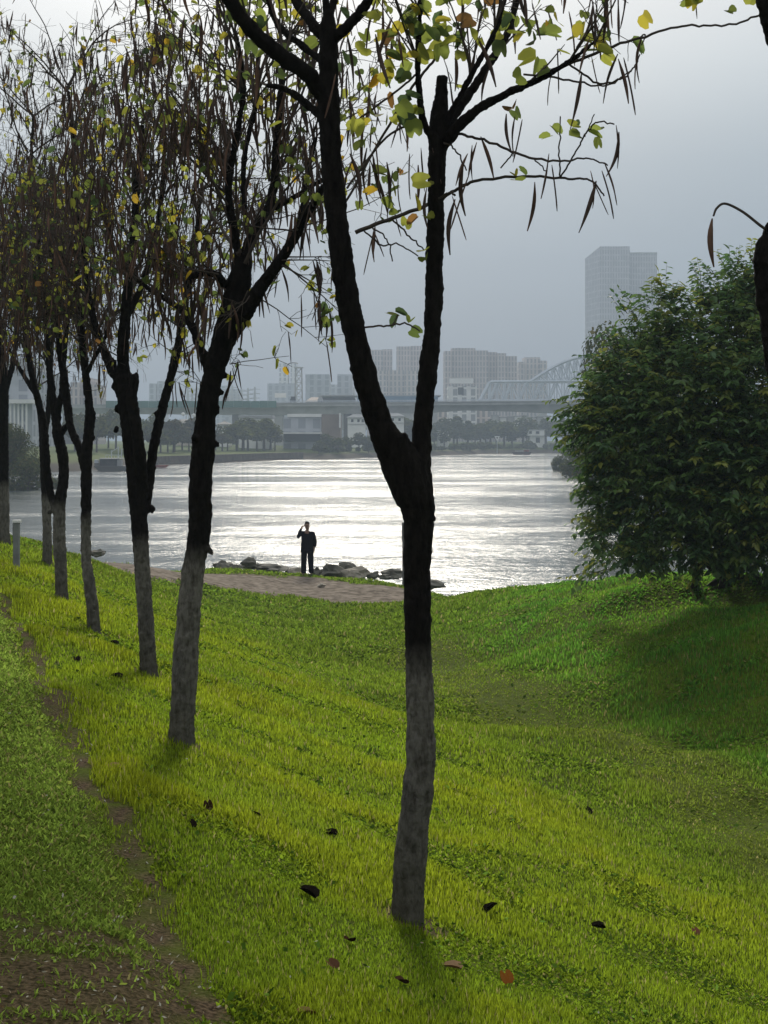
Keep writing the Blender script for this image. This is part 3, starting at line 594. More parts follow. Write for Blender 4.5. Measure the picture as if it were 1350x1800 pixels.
def second_tree():
    d = 9.39
    T = [[(318, 1310, 23.5, 0), (323, 1220, 23, 0), (330, 1100, 21.5, 0), (340, 1000, 20, 0), (350, 940, 20, 0), (352, 860, 20, 0), (358, 780, 21, 0), (362, 730, 18, 0), (372, 670, 18, 0), (388, 615, 20, 0), (404, 560, 22, 0), (418, 510, 21, 0), (425, 470, 18, 0), (426, 448, 14, 0)],
         [(400, 600, 15, 0), (432, 545, 16, -.05), (462, 500, 12, -.1), (495, 455, 9.5, -.2), (525, 405, 8, -.3), (550, 360, 7, -.4), (570, 325, 6, -.5)],
         [(372, 665, 11, 0), (352, 610, 8.5, .05), (338, 575, 8, .1), (318, 545, 6, .2), (290, 525, 5, .3), (240, 490, 4, .4), (190, 420, 3.5, .5)],
         [(425, 460, 9, 0), (440, 420, 9, .1), (470, 370, 8, .2), (482, 320, 8, .25), (486, 250, 7, .3), (494, 160, 6, .35), (500, 80, 5, .4)],
         [(420, 455, 8, 0), (412, 410, 8, -.1), (402, 350, 7, -.2), (405, 300, 7, -.25), (418, 230, 6, -.3), (428, 150, 5, -.35), (415, 60, 4, -.4)],
         [(440, 425, 6, .1), (428, 340, 5, .2), (432, 260, 5, .3), (450, 180, 4.5, .4), (455, 90, 4, .5)],
         [(470, 372, 5, .2), (520, 345, 5, .3), (560, 320, 4.5, .4), (600, 300, 3.5, .5)],
         [(395, 500, 8, 0), (378, 482, 7, -.1), (350, 480, 6, -.2), (330, 488, 5, -.3)],
         [(455, 505, 7, -.1), (500, 440, 6, 0), (528, 380, 5, .1), (540, 310, 5, .2), (555, 240, 4, .2)]]
    K = [(338, 770, 9, -.08), (384, 780, 9, -.02), (392, 690, 8, 0), (398, 660, 9, 0), (372, 815, 9, 0), (333, 830, 8, 0), (372, 890, 9, -.02), (366, 930, 12, -.02), (368, 965, 10, -.03), (375, 972, 6, -.03), (372, 905, 7, 0), (332, 940, 5, 0), (390, 575, 10, .05), (402, 545, 9, -.1), (385, 720, 9, -.02), (340, 800, 8, 0)]
    rows = [(426, 455, 0, -.2, 1, 1.1, 5, .012, .75, .4), (486, 250, .3, .1, 1, .9, 5, .009, .75, .4), (500, 90, .4, .1, 1, .9, 6, .008, .75, .4), (405, 300, -.25, -.3, 1, .9, 6, .009, .75, .45), (415, 70, -.4, -.2, 1, .8, 6, .008, .75, .45), (428, 160, -.3, -.4, .8, .8, 5, .008, .75, .45), (450, 180, .4, .1, 1, .9, 5, .008, .75, .4), (480, 320, .25, .4, .8, .8, 5, .008, .75, .4),
            (550, 360, -.4, .3, .4, .55, 4, .006, .7, .5), (525, 405, -.3, .4, .1, .6, 4, .006, .7, .7), (495, 455, -.2, .5, -.15, .6, 5, .006, .75, .8), (440, 520, -.1, .5, -.25, .6, 3, .005, .7, .7), (338, 575, .1, -.3, .7, .7, 5, .008, .7, .5), (290, 525, .3, -.4, .8, .8, 5, .007, .75, .4), (240, 490, .4, -.3, .9, .8, 5, .007, .75, .4), (190, 420, .5, -.4, .9, .8, 5, .006, .75, .4), (378, 482, -.1, -.6, .3, .6, 5, .006, .7, .6), (330, 488, -.3, -.6, .4, .6, 4, .006, .7, .5), (402, 350, -.2, -.6, .7, .9, 5, .008, .75, .4), (555, 240, .2, .2, .9, .6, 4, .007, .7, .4), (540, 310, .2, .4, .5, .5, 3, .006, .7, .4), (405, 640, 0, .6, -.1, .35, 2, .003, .8, .5), (366, 700, 0, -.8, .5, .35, 1, .004, .6, .8)]
    park_tree('second tree from the camera, knobbly black trunk above a leaning grey limewashed foot', (318, 1310), d, T, K, .009, 12, row_spawn(22, rows))
second_tree()

def third_tree():
    d = 13.0
    T = [[(262, 1193, 15.5, 0), (257, 1100, 14.5, 0), (250, 1000, 14, 0), (245, 920, 15, 0), (240, 850, 16, 0), (232, 780, 16, 0), (226, 720, 17, 0), (220, 680, 19, 0), (215, 655, 16, 0)],
         [(256, 900, 8, 0), (263, 850, 8, .1), (268, 800, 8.5, .15), (280, 740, 8.5, .2), (296, 680, 8, .25), (310, 620, 8, .3), (322, 560, 7, .35), (330, 500, 6, .4), (345, 420, 5, .45), (352, 330, 4, .5)],
         [(250, 860, 11, 0), (246, 800, 11, -.1), (238, 740, 10, -.1), (232, 700, 10, -.1), (236, 670, 8, -.1), (237, 658, 7, -.1)],
         [(215, 665, 10, 0), (200, 655, 9, 0), (186, 625, 8, .1), (172, 585, 7, .2), (160, 540, 6, .3), (150, 470, 5, .4), (140, 380, 4, .5)],
         [(218, 665, 11, 0), (216, 620, 11, -.1), (220, 560, 10, -.2), (226, 490, 8, -.3), (235, 410, 7, -.3), (240, 330, 6, -.3), (250, 220, 5, -.3)],
         [(222, 560, 6, -.2), (250, 500, 5.5, -.1), (270, 430, 5, 0), (285, 340, 4.5, .1), (290, 240, 4, .1)]]
    K = [(198, 640, 9, 0), (203, 680, 8, 0), (204, 755, 7, 0), (205, 718, 6, 0), (238, 662, 8, -.1), (268, 895, 7, 0), (252, 885, 8, 0), (262, 870, 6, 0), (275, 727, 6, .2)]
    rows = []
    for px, py, dd in ((352, 330, .5), (345, 420, .45), (330, 500, .4), (140, 380, .5), (150, 470, .4), (160, 540, .3), (250, 220, -.3), (240, 330, -.3), (235, 410, -.3), (226, 490, -.3), (290, 240, .1), (285, 340, .1), (270, 430, 0), (172, 585, .2), (320, 570, .35)):
        rows.append((px, py, dd, (px - 240) / 180, .9 - (py > 450) * .3, 1.0, 5, .009, .75, .42))
    rows += [(310, 620, .3, .4, .3, .5, 4, .006, .7, .9), (190, 630, .1, -.5, .3, .5, 3, .006, .7, .6), (216, 620, -.1, .3, .5, .6, 3, .006, .7, .5)]
    park_tree('third tree in the row, thin leaning right limb and a sawn stub beside its fork', (262, 1193), d, T, K, .011, 13, row_spawn(33, rows))
third_tree()

def back_rows(pts, cx, n, L, rad, lf=.34, pod=.85):
    return [(px, py, dd, (px - cx) / 120, .85, L, n, rad, pod, lf) for px, py, dd in pts]
def fourth_tree():
    T = [[(165, 1113, 11, 0), (162, 1060, 11, 0), (152, 990, 9.5, 0), (151, 920, 9, 0), (152, 850, 10, 0), (152, 800, 10, 0), (156, 760, 9, 0), (157, 715, 7.5, 0), (152, 670, 7, 0), (146, 610, 7, 0), (140, 540, 6, 0), (135, 450, 5, 0), (135, 340, 4, 0), (128, 240, 3.5, 0), (120, 160, 3, 0)],
         [(148, 820, 8, 0), (138, 785, 7, .1), (124, 750, 7, .2), (118, 710, 7.5, .3), (112, 660, 7, .3), (105, 610, 6, .3), (98, 540, 5, .4), (90, 440, 4, .4)],
         [(158, 770, 5, 0), (162, 745, 5, 0), (164, 725, 5, 0)], [(152, 660, 4, 0), (165, 630, 4, -.1), (182, 600, 3.5, -.2), (196, 560, 3, -.2)]]
    K = [(163, 722, 5, 0), (164, 770, 5, 0), (150, 690, 5, 0), (165, 1075, 4, -.1)]
    rows = back_rows(((135, 340, 0), (128, 240, 0), (120, 165, 0), (135, 450, 0), (140, 540, 0), (90, 440, .4), (98, 540, .4), (105, 600, .3), (196, 560, -.2), (146, 610, 0)), 130, 5, 1.1, .011)
    park_tree('fourth tree in the row, slim S-curved trunk kinked at a pale split foot', (165, 1113), 15.6, T, K, .012, 14, row_spawn(44, rows))
def fifth_tree():
    T = [[(109, 1058, 10.5, 0), (107, 1000, 11, 0), (104, 940, 11.5, 0), (106, 880, 10, 0), (112, 840, 9, 0), (110, 800, 9.5, 0), (103, 770, 10, 0), (98, 735, 8, 0), (92, 690, 7, 0), (86, 640, 6, 0), (80, 560, 5, 0), (70, 460, 4.5, 0), (62, 360, 4, 0), (55, 270, 3, 0), (60, 200, 3, 0)],
         [(100, 900, 8, 0), (90, 870, 7, .1), (82, 830, 8, .1), (80, 790, 7, .1), (76, 740, 6.5, .2), (66, 700, 6, .2), (56, 660, 5.5, .2), (46, 600, 5, .3), (36, 500, 4, .3)],
         [(104, 765, 7, 0), (116, 750, 5, -.1), (126, 738, 4, -.2)], [(100, 730, 6, 0), (108, 690, 5, -.1), (112, 640, 5, -.1), (118, 560, 4, -.1), (122, 460, 4, -.1)]]
    K = [(96, 730, 7, 0), (104, 735, 6, 0), (88, 900, 6, .05)]
    rows = back_rows(((62, 360, 0), (58, 210, 0), (56, 270, 0), (70, 460, 0), (80, 560, 0), (36, 500, .3), (46, 600, .3), (118, 560, -.1), (122, 460, -.1), (86, 640, 0)), 80, 5, 1.3, .011)
    park_tree('fifth tree in the row, forking at knee height into two dark stems', (109, 1058), 18.3, T, K, .013, 15, row_spawn(55, rows), individual=0)
def sixth_tree():
    T = [[(83, 999, 9, 0), (83, 940, 8, 0), (81, 880, 8, 0), (79, 830, 8, 0), (76, 790, 7, 0), (73, 740, 6, 0), (64, 690, 5.5, 0), (54, 640, 5, 0), (46, 560, 4, 0), (40, 460, 3.5, 0)], [(76, 780, 5, 0), (84, 730, 5, .2), (88, 670, 4.5, .2), (92, 580, 4, .2), (96, 480, 3, .2)], [(66, 700, 4, 0), (45, 665, 4, 0), (30, 640, 3.5, 0), (10, 600, 3, 0), (-10, 520, 3, 0)]]
    rows = back_rows(((40, 460, 0), (46, 560, 0), (92, 580, .2), (96, 480, .2), (-10, 520, 0), (10, 600, 0), (64, 680, 0)), 50, 5, 1.8, .013)
    park_tree('sixth tree in the row, standing close behind the low-forked one', (83, 999), 26, T, [(80, 760, 6, 0)], .017, 16, row_spawn(66, rows), individual=0)
def seventh_tree():
    T = [[(5, 958, 13, 0), (4, 880, 12, 0), (4, 800, 11, 0), (5, 730, 10, 0), (6, 690, 9, 0), (4, 640, 7, 0), (-2, 580, 6, 0), (-8, 500, 5, 0), (-12, 400, 4, 0)], [(8, 690, 6, 0), (20, 650, 5, .1), (28, 600, 4.5, .2), (34, 520, 4, .3), (40, 420, 3, .3)], [(2, 700, 6, 0), (-16, 650, 5, -.1), (-30, 580, 4, -.2), (-40, 480, 3, -.2)]]
    rows = back_rows(((-12, 400, 0), (-8, 500, 0), (34, 520, .3), (40, 420, .3), (-40, 480, -.2), (28, 600, .2), (-30, 580, -.2)), 0, 5, 2.0, .014)
    park_tree('farthest tree in the row, straight dark trunk at the left edge behind the post', (5, 958), 28.3, T, [(10, 690, 6, 0)], .018, 17, row_spawn(77, rows), individual=0)
fourth_tree(); fifth_tree(); sixth_tree(); seventh_tree()

def edge_tree():
    """the tree half out of the frame on the right"""
    d = 5.2
    loc = P(1440, 1500, d); loc.z = float(zg(loc.x, loc.y)[0]) - .02
    root = thing('orchid_tree', 'tree cut off by the right edge, only a dark sawn limb and one pod showing', 'tree', loc, 'trees planted in a row along the grassy slope')
    zb = HY + (EYE - loc.z) / d * F
    T = [[(1440, zb, 34, 0), (1438, 1250, 32, 0), (1432, 1050, 30, 0), (1425, 900, 31, 0), (1408, 800, 30, 0), (1390, 700, 32, 0), (1374, 600, 33, 0), (1364, 520, 35, 0), (1358, 450, 35, 0), (1356, 425, 28, 0)],
         [(1360, 470, 20, 0), (1352, 430, 16, -.02), (1350, 400, 10, -.02)], [(1425, 900, 22, 0), (1445, 780, 20, .1), (1450, 600, 18, .1), (1440, 420, 17, .1), (1410, 250, 16, 0), (1370, 100, 15, -.05), (1346, 20, 13, -.1), (1335, -60, 11, -.1)]]
    tb = [limb_path(t, d) for t in T]
    trunk_obj(root, tb, [(P(1336, 432, d), .02), (P(1352, 400, d - .03), .02), (P(1340, 470, d - .02), .02)], .009, 19)
    g = Growth(19)
    pts, rad = limb_path([(1348, 404, 2.6, -.02), (1336, 396, 2.6, -.05), (1305, 372, 2.4, -.05), (1275, 358, 2.2, -.05), (1260, 366, 2.2, -.05), (1254, 380, 1.8, -.05)], d, 8); tws = [MB(), MB()]; tws[0].tube(pts, rad, 6)
    pts, rad = limb_path([(1330, 470, 1.6, 0), (1320, 455, 1.2, -.03), (1318, 445, .9, -.03)], d, 5); tws[1].tube(pts, rad, 4)
    r = np.random.default_rng(3)
    for _ in range(6): g.grow(P(1335, -60, d - .1), (r.normal() * .5, r.normal() * .5, 1), .8, .008, 0, .4, .6)
    g.tw.build('branches', M_TWIG, root); g.leaf.build('leaves', M_LEAF, root)
    tws[0].build('pod_twig', M_TWIG, root); tws[1].build('pod_twig', M_TWIG, root)
    o = bpy.data.objects.new('seed_pod', POD_ME[0]); COL.objects.link(o); o.parent = root; o.location = P(1252, 384, d - .05) - loc; o.rotation_euler = (0, .03, .4); o.scale = (1.5, 1.3, 1.0)
edge_tree()
# ------------------------------------------------------------------ grass
def grass():
    N = 820000; r = np.random.default_rng(101)
    # distance from a density falling with distance so that near turf is as fine as far turf looks
    a = .1; lo, hi = 2.9 ** a, 52.0 ** a
    d = (lo + (hi - lo) * r.random(N)) ** (1 / a)
    px = r.uniform(-330, 1700, N); x = (px - CX) / F * d; y = d
    u = x - XE(y)
    soil = np.clip(m_strip(x, y) + m_path(x, y) + .15 * m_trail(x, y) + .95 * m_bare(x, y) + .8 * m_foot(x, y), 0, 1)
    keep = r.random(N) > soil * 1.02
    keep &= vnoise(x * 1.7, y * 1.7, 71, 2) + r.random(N) * .8 > .33
    x, y, u = x[keep], y[keep], u[keep]; N = len(x); d = y
    z = zg(x, y); ok = z > .12; x, y, z, u, d = x[ok], y[ok], z[ok], u[ok], d[ok]; N = len(x)
    lawn = sstep(.05, -.15, u) * sstep(34, 26, y)
    mound = sstep(-1.0, 2.5, x - np.interp(y, (10, 12.6, 18, 24.8, 30, 40), (2.6, 3.0, 2.0, .6, .8, 3.0))) * sstep(9, 12, y)  # right mound: its deeper green is mostly shade put into the blade colour
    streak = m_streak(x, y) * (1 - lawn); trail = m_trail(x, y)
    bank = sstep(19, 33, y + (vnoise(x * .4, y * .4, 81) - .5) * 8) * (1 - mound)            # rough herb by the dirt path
    tall = vnoise(x * .8, y * .8, 72, 2)
    h = (.026 + .040 * tall) * r.uniform(.55, 1.25, N)
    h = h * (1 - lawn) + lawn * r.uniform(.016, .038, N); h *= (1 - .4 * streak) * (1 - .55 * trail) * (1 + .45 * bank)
    h *= np.clip(d / 9, 1, 1.6)
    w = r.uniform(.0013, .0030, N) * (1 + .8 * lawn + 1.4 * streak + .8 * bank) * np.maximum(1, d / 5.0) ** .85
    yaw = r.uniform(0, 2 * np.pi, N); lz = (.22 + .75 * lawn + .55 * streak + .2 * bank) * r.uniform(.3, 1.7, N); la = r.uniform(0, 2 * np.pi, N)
    c = np.stack([.086 + .045 * tall, .134 + .02 * tall, np.full(N, .008)], 1)                     # slope: yellow-green couch grass
    def mixc(c, k, col): k = k[:, None]; return c * (1 - k) + np.array(col) * k
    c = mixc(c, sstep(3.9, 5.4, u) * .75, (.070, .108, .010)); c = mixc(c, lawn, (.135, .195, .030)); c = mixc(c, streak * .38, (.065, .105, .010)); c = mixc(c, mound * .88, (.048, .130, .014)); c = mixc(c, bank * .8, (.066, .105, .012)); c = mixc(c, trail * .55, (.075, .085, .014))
    pn = vnoise(x * .35, y * .35, 91, 3); pm = sstep(.45, .62, vnoise(x * 1.9, y * 1.5, 97, 3)); c *= (.70 + .56 * pn)[:, None]; c = mixc(c, pm * .5 * (1 - lawn), (.080, .130, .010)); h *= 1 - .3 * pm * (1 - lawn)
    c *= r.uniform(.55, 1.45, (N, 1)); dry = r.random(N) < .045 + .05 * lawn; c[dry] = np.array((.17, .155, .06)) * r.uniform(.6, 1.2, (dry.sum(), 1))
    wx, wy = np.cos(yaw), np.sin(yaw); lx, ly = np.cos(la) * lz, np.sin(la) * lz
    V = np.empty((N, 5, 3)); up = h / np.sqrt(1 + lz ** 2)
    def put(k, s, side, hh, bend): V[:, k, 0] = x + wx * w * side + lx * up * bend; V[:, k, 1] = y + wy * w * side + ly * up * bend; V[:, k, 2] = z - .004 + up * hh
    put(0, 0, 1, 0, 0); put(1, 0, -1, 0, 0); put(2, 0, .8, .58, .35); put(3, 0, -.8, .58, .35); put(4, 0, 0, 1.0, 1.0)
    i0 = np.arange(N) * 5
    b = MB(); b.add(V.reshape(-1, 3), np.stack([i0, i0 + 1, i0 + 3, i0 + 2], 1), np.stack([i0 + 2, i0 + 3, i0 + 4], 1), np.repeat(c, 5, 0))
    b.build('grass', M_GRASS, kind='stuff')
    # broad-leaved weeds and clover in the darker bands, on the lawn and along the bank
    n = 60000; a = .35; lo, hi = 3.2 ** a, 46.0 ** a
    d = (lo + (hi - lo) * r.random(n)) ** (1 / a); x = (r.uniform(-330, 1700, n) - CX) / F * d; y = d; u = x - XE(y)
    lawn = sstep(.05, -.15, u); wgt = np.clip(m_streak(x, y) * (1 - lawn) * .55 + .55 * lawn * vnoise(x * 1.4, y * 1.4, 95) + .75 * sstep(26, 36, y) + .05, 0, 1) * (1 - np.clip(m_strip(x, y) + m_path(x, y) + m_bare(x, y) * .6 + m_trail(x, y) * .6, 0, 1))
    k = r.random(n) < wgt; x, y, u, lawn = x[k], y[k], u[k], lawn[k]; n = len(x); z = zg(x, y); k = z > .15; x, y, z, lawn = x[k], y[k], z[k], lawn[k]; n = len(x)
    s = r.uniform(.008, .018, n) * np.maximum(1, y / 7) ** .75; th = r.uniform(0, 2 * np.pi, n); hh = r.uniform(.008, .05, n) * (1 - .5 * lawn); tl = r.normal(size=(n, 2)) * .45
    c = np.tile(np.array((.050, .092, .012)), (n, 1)) * r.uniform(.6, 1.5, (n, 1)); c[lawn > .5] = np.array((.12, .15, .025)) * r.uniform(.6, 1.4, ((lawn > .5).sum(), 1))
    V = np.empty((n, 4, 3)); ct, sn = np.cos(th), np.sin(th)
    for j, (ax, ay) in enumerate(((-1, 0), (0, -.6), (1, 0), (0, .6))):
        dx = (ct * ax - sn * ay) * s; dy = (sn * ax + ct * ay) * s; V[:, j, 0] = x + dx; V[:, j, 1] = y + dy; V[:, j, 2] = z + hh + dx * tl[:, 0] + dy * tl[:, 1]
    b = MB(); b.add(V.reshape(-1, 3), np.arange(n * 4).reshape(-1, 4), None, np.repeat(c, 4, 0)); b.build('ground_weeds', M_GRASS, kind='stuff')
    # small pale and brown litter: petals, chips, leaf crumbs
    n = 15000; d = 3.0 + 14 * r.random(n) ** 1.7; x = (r.uniform(-100, 1450, n) - CX) / F * d; y = d; u = x - XE(y)
    wgt = np.clip(.05 + .95 * m_strip(x, y) + .35 * sstep(.1, -.2, u) * sstep(9, 5, y) + .5 * m_bare(x, y), 0, 1); k = r.random(n) < wgt; x, y = x[k], y[k]; n = len(x); z = zg(x, y)
    s = r.uniform(.003, .009, n) * np.maximum(1, y / 7); th = r.uniform(0, 6.28, n); ct, sn = np.cos(th), np.sin(th); tl = r.normal(size=(n, 2)) * .5; hh = r.uniform(.004, .035, n)
    pal = np.array(((.42, .40, .32), (.30, .24, .15), (.16, .10, .05), (.06, .04, .025), (.10, .06, .03))); c = pal[r.choice(5, n, p=(.26, .2, .2, .2, .14))]
    V = np.empty((n, 4, 3))
    for j, (ax, ay) in enumerate(((-1, 0), (0, -.45), (1, 0), (0, .45))):
        dx = (ct * ax - sn * ay) * s; dy = (sn * ax + ct * ay) * s; V[:, j, 0] = x + dx; V[:, j, 1] = y + dy; V[:, j, 2] = z + hh + dx * tl[:, 0] + dy * tl[:, 1]
    b = MB(); b.add(V.reshape(-1, 3), np.arange(n * 4).reshape(-1, 4), None, np.repeat(c, 4, 0)); b.build('leaf_litter', M_DEAD, kind='stuff')
grass()

# fallen leaves one can point at
def fallen(px, py, size, col, label, roll, curl, yaw):
    size *= .66; p = ground_pt(px, py); b = MB(); v, t = leaf_shape(.5 * curl, .35 * curl); rr = random.Random(px)
    for dz in (0, .004): b.add(v * size + np.array((0, 0, -dz * size * 2)), None, t if dz == 0 else t[:, ::-1], np.array(col) * (1 if dz == 0 else .8))
    size *= 1
    o = b.build('fallen_leaf', M_DEAD, None, (0, 0, 0)); o.location = p + Vector((0, 0, .018)); o.rotation_euler = (roll, .3 * (rr.random() - .5), yaw)
    tag(o, label, 'leaf', 'dead leaves lying on the grass')
DK, BR, OR, TN = (.022, .017, .012), (.05, .026, .014), (.30, .11, .02), (.34, .22, .12)
for a in ((893, 1738, .085, OR, 'bright orange dead leaf in the grass below the near tree', 1.0, .6, .4), (553, 1586, .115, DK, 'large black folded leaf lying left of the near trunk', .9, 1.6, 1.2), (855, 1612, .10, DK, 'dark humped leaf lying right of the near trunk foot', 1.1, 1.9, -1.2),
          (367, 1430, .075, BR, 'dark red-brown curled leaf standing upright below the second tree', 1.4, 1.0, .2), (455, 1444, .06, DK, 'small black curled leaf right of the red-brown one', 1.2, 1.4, 2), (340, 1462, .06, DK, 'small black leaf just below the red-brown one', 1.3, 1.2, .9), (618, 1665, .07, BR, 'maroon dead leaf below left of the near trunk foot', .8, 1.2, 2.6),
          (810, 1712, .11, TN, 'pale tan withered leaf left of the bright orange one', .4, .9, 1.4), (213, 1356, .12, TN, 'pale tan curled leaf lying on the worn earth strip', .3, .8, 1.9), (590, 1476, .10, DK, 'black leaf in the weedy band midway up the slope', .6, 1.6, 1.5), (1035, 1435, .11, DK, 'dark tuft-like leaf on the slope towards the hollow', 1.2, 1.6, .5),
          (205, 1137, .12, DK, 'black leaf beyond the fourth tree foot, on its right', .8, 1.5, 1.2), (213, 1197, .13, DK, 'black crumpled leaf left of the third tree foot', .7, 1.5, 1.5), (135, 1168, .11, DK, 'brown-black crumpled leaf between worn strip and fourth tree', .9, 1.5, .4), (1225, 1650, .07, (.22, .09, .06), 'pinkish dead leaf far right on the bright slope', 1.0, .8, .4), (590, 1712, .07, (.14, .07, .04), 'brown leaf low in the grass beneath the maroon one', .8, 1.2, .8), (712, 1738, .07, (.09, .05, .03), 'brown leaf in the weeds straight below the near trunk', .9, 1.3, 2.2), (550, 1805 - 12, .08, (.26, .15, .08), 'tan leaf at the bottom edge beside the worn strip', .5, .9, 2.0), (1060, 1640, .10, DK, 'black leaf beside the dark band low on the slope', .7, 1.6, 1.7)):
    fallen(*a)

# ------------------------------------------------------------------ big broad-leaved bush on the right
_bl = np.array([(0, 0, 0), (.22, .22, .05), (.27, .48, .06), (.15, .80, .01), (0, 1.08, -.12), (-.15, .80, .01), (-.27, .48, .06), (-.22, .22, .05), (0, .5, -.02)])
_bt = np.array([(0, 1, 8), (1, 2, 8), (2, 3, 8), (3, 4, 8), (4, 5, 8), (5, 6, 8), (6, 7, 8), (7, 0, 8)])
def sprig(tw, lf, p, d, L, size, r, col, n=8):
    d = np.asarray(d, float); d /= np.linalg.norm(d); pts = [np.asarray(p, float)]; q = pts[0].copy()
    for i in range(4): d = d + r.normal(size=3) * .12 + np.array((0, 0, -.10)); d /= np.linalg.norm(d); q = q + d * L / 4; pts.append(q.copy())
    tw.tube(pts, np.linspace(.006, .002, 5), 3, False)
    for i in range(n):
        t = (i + .6) / n * 4; k = min(3, int(t)); a = pts[k] + (pts[k + 1] - pts[k]) * (t - k); dd = pts[k + 1] - pts[k]; dd = dd / np.linalg.norm(dd)
        side = np.cross(dd, (0, 0, 1.0)); side /= np.linalg.norm(side) + 1e-6; side = side * (1 if i % 2 else -1)
        yv = dd * .6 + side * r.uniform(.5, 1.1) + np.array((0, 0, -r.uniform(.0, .75))) + r.normal(size=3) * .18; yv /= np.linalg.norm(yv)
        nv = np.array((0, 0, 1.0)) + r.normal(size=3) * .35; xv = np.cross(yv, nv); xv /= np.linalg.norm(xv) + 1e-6; zv = np.cross(xv, yv)
        lf.add(a + (_bl * size * r.uniform(.7, 1.2)) @ np.stack([xv, yv, zv], 1).T, None, _bt, np.array(col) * r.uniform(.75, 1.25))
def bush():
    d = 25.0; r = np.random.default_rng(202); tw, lf, st = MB(), MB(), MB()
    loc = P(1290, 1024, d); loc.z = float(zg(loc.x, loc.y)[0])
    root = thing('broadleaf_bush', 'huge dark green bush overhanging the water on the right bank', 'bush', loc)
    B = []                                                     # lobes (px, py, r_px, depth offset)
    for px, py, rp, dd in ((1330, 560, 95, 0), (1260, 590, 85, -.3), (1195, 610, 70, .3), (1130, 640, 70, 0), (1090, 690, 65, -.2), (1065, 755, 65, .1), (1120, 760, 95, -.6), (1200, 700, 110, -.8), (1300, 680, 120, -.9), (1090, 820, 65, .2), (1170, 850, 100, -.7), (1270, 820, 130, -1.0), (1360, 780, 140, -1.0), (1120, 925, 55, -.1), (1190, 950, 75, -.8), (1280, 920, 90, -1.2), (1370, 900, 100, -1.2), (1075, 965, 32, -.4), (1420, 600, 120, 0), (1440, 830, 150, -.6), (1240, 760, 140, .8), (1340, 860, 150, .9), (1100, 650, 40, .1), (1160, 555, 45, 0), (1290, 515, 55, .2), (1350, 500, 60, 0), (1040, 740, 38, 0), (1060, 880, 30, 0), (1140, 990, 35, -.8), (1240, 990, 45, -1.2), (1330, 1000, 45, -1.3)):
        B.append((np.array(P(px, py, d + dd)), rp * (d + dd) / F))
    GC = [(.072, .135, .040), (.09, .155, .042), (.058, .115, .044), (.13, .18, .040), (.20, .22, .042)]
    B = [(c + np.array((0, 0, .22 if c[2] < EYE - 1.2 else 0)), rad) for c, rad in B]
    for c, rad in B:
        n = int(235 * (rad / .8) ** 1.8) + 24
        for _ in range(n):
            v = r.normal(size=3); v /= np.linalg.norm(v)
            if v[1] > .55 and r.random() < .5: v[1] *= -1
            k = r.uniform(.55, 1.0) if r.random() < .8 else r.uniform(.1, .6)
            p = c + v * rad * k * np.array((1, 1, .9))
            sprig(tw, lf, p, v * .8 + np.array((0, -.15, .25)), r.uniform(.22, .42), r.uniform(.085, .145), r, GC[r.choice(5, p=(.26, .28, .18, .20, .08))], r.integers(6, 10))
    # loose sprays reaching out over the water and up out of the crown
    for px, py, dx, dz, L in ((1078, 650, -.8, .5, .5), (1030, 720, -1, .1, .6), (1015, 752, -1, .2, .5), (1030, 700, -1, .3, .4), (1075, 945, -1, .1, .7), (1070, 985, -1, .2, .7), (1065, 925, -1, .25, .55), (1080, 1000, -1, -.1, .6), (1075, 905, -1, -.1, .5), (1060, 850, -1, -.2, .5), (1110, 550, -.4, 1, .4), (1165, 515, -.3, 1, .45), (1235, 500, -.2, 1, .5), (1290, 475, .1, 1, .4), (1330, 465, .1, 1, .4), (1060, 830, -1, 0, .5), (1100, 870, -1, -.3, .5), (1065, 795, -1, .1, .4)):
        for _ in range(5): sprig(tw, lf, np.array(P(px, py, d + r.normal() * .2)) + r.normal(size=3) * .08, (dx + r.normal() * .3, r.normal() * .4, dz + r.normal() * .25), L * r.uniform(.7, 1.2), r.uniform(.10, .14), r, GC[r.choice(5)], 9)
    for k in range(9):
        a = np.array((loc.x + r.normal() * .5, loc.y + r.normal() * .35, loc.z - .1)); c, rad = B[r.integers(6, 22)]
        mid = (a + c) / 2 + r.normal(size=3) * .25; st.tube(smooth_path([a, mid, c], 6), np.linspace(.06, .015, 13), 6)
    lf.build('crown', M_BUSH, root); tw.build('twigs', M_TWIG, root); st.build('stems', M_TWIG, root, smooth=True)
bush()

# ------------------------------------------------------------------ trees of the far bank: one mesh set per kind, then copies
def crown_mesh(seed, lobes, n, leaf, cols, spread=1.0):
    r = np.random.default_rng(seed); b = MB()
    for _ in range(n):
        c = lobes[r.integers(len(lobes))]; v = r.normal(size=3); v /= np.linalg.norm(v); k = r.uniform(.35, 1.05) ** .6
        p = np.array(c[:3]) + v * c[3] * k * np.array((1, 1, .85)) + np.array((0, 0, 0)); s = leaf * r.uniform(.5, 1.3)
        nrm = v + r.normal(size=3) * .6 + np.array((0, 0, .4)); nrm /= np.linalg.norm(nrm); ax = np.cross(nrm, r.normal(size=3)); ax /= np.linalg.norm(ax); ay = np.cross(nrm, ax)
        q = np.array([p - ax * s, p - ay * s * .6 + nrm * .15 * s, p + ax * s, p + ay * s * .6 + nrm * .15 * s])
        b.add(q, [(0, 1, 2, 3)], None, np.array(cols[r.integers(len(cols))]) * r.uniform(.7, 1.3))
    return b
FG = [(.055, .07, .022), (.075, .088, .026), (.045, .06, .022), (.09, .085, .035)]; FY = [(.085, .095, .02), (.07, .085, .02), (.10, .10, .025)]; FB = [(.085, .07, .03), (.07, .075, .028), (.06, .06, .03)]
KINDS = []
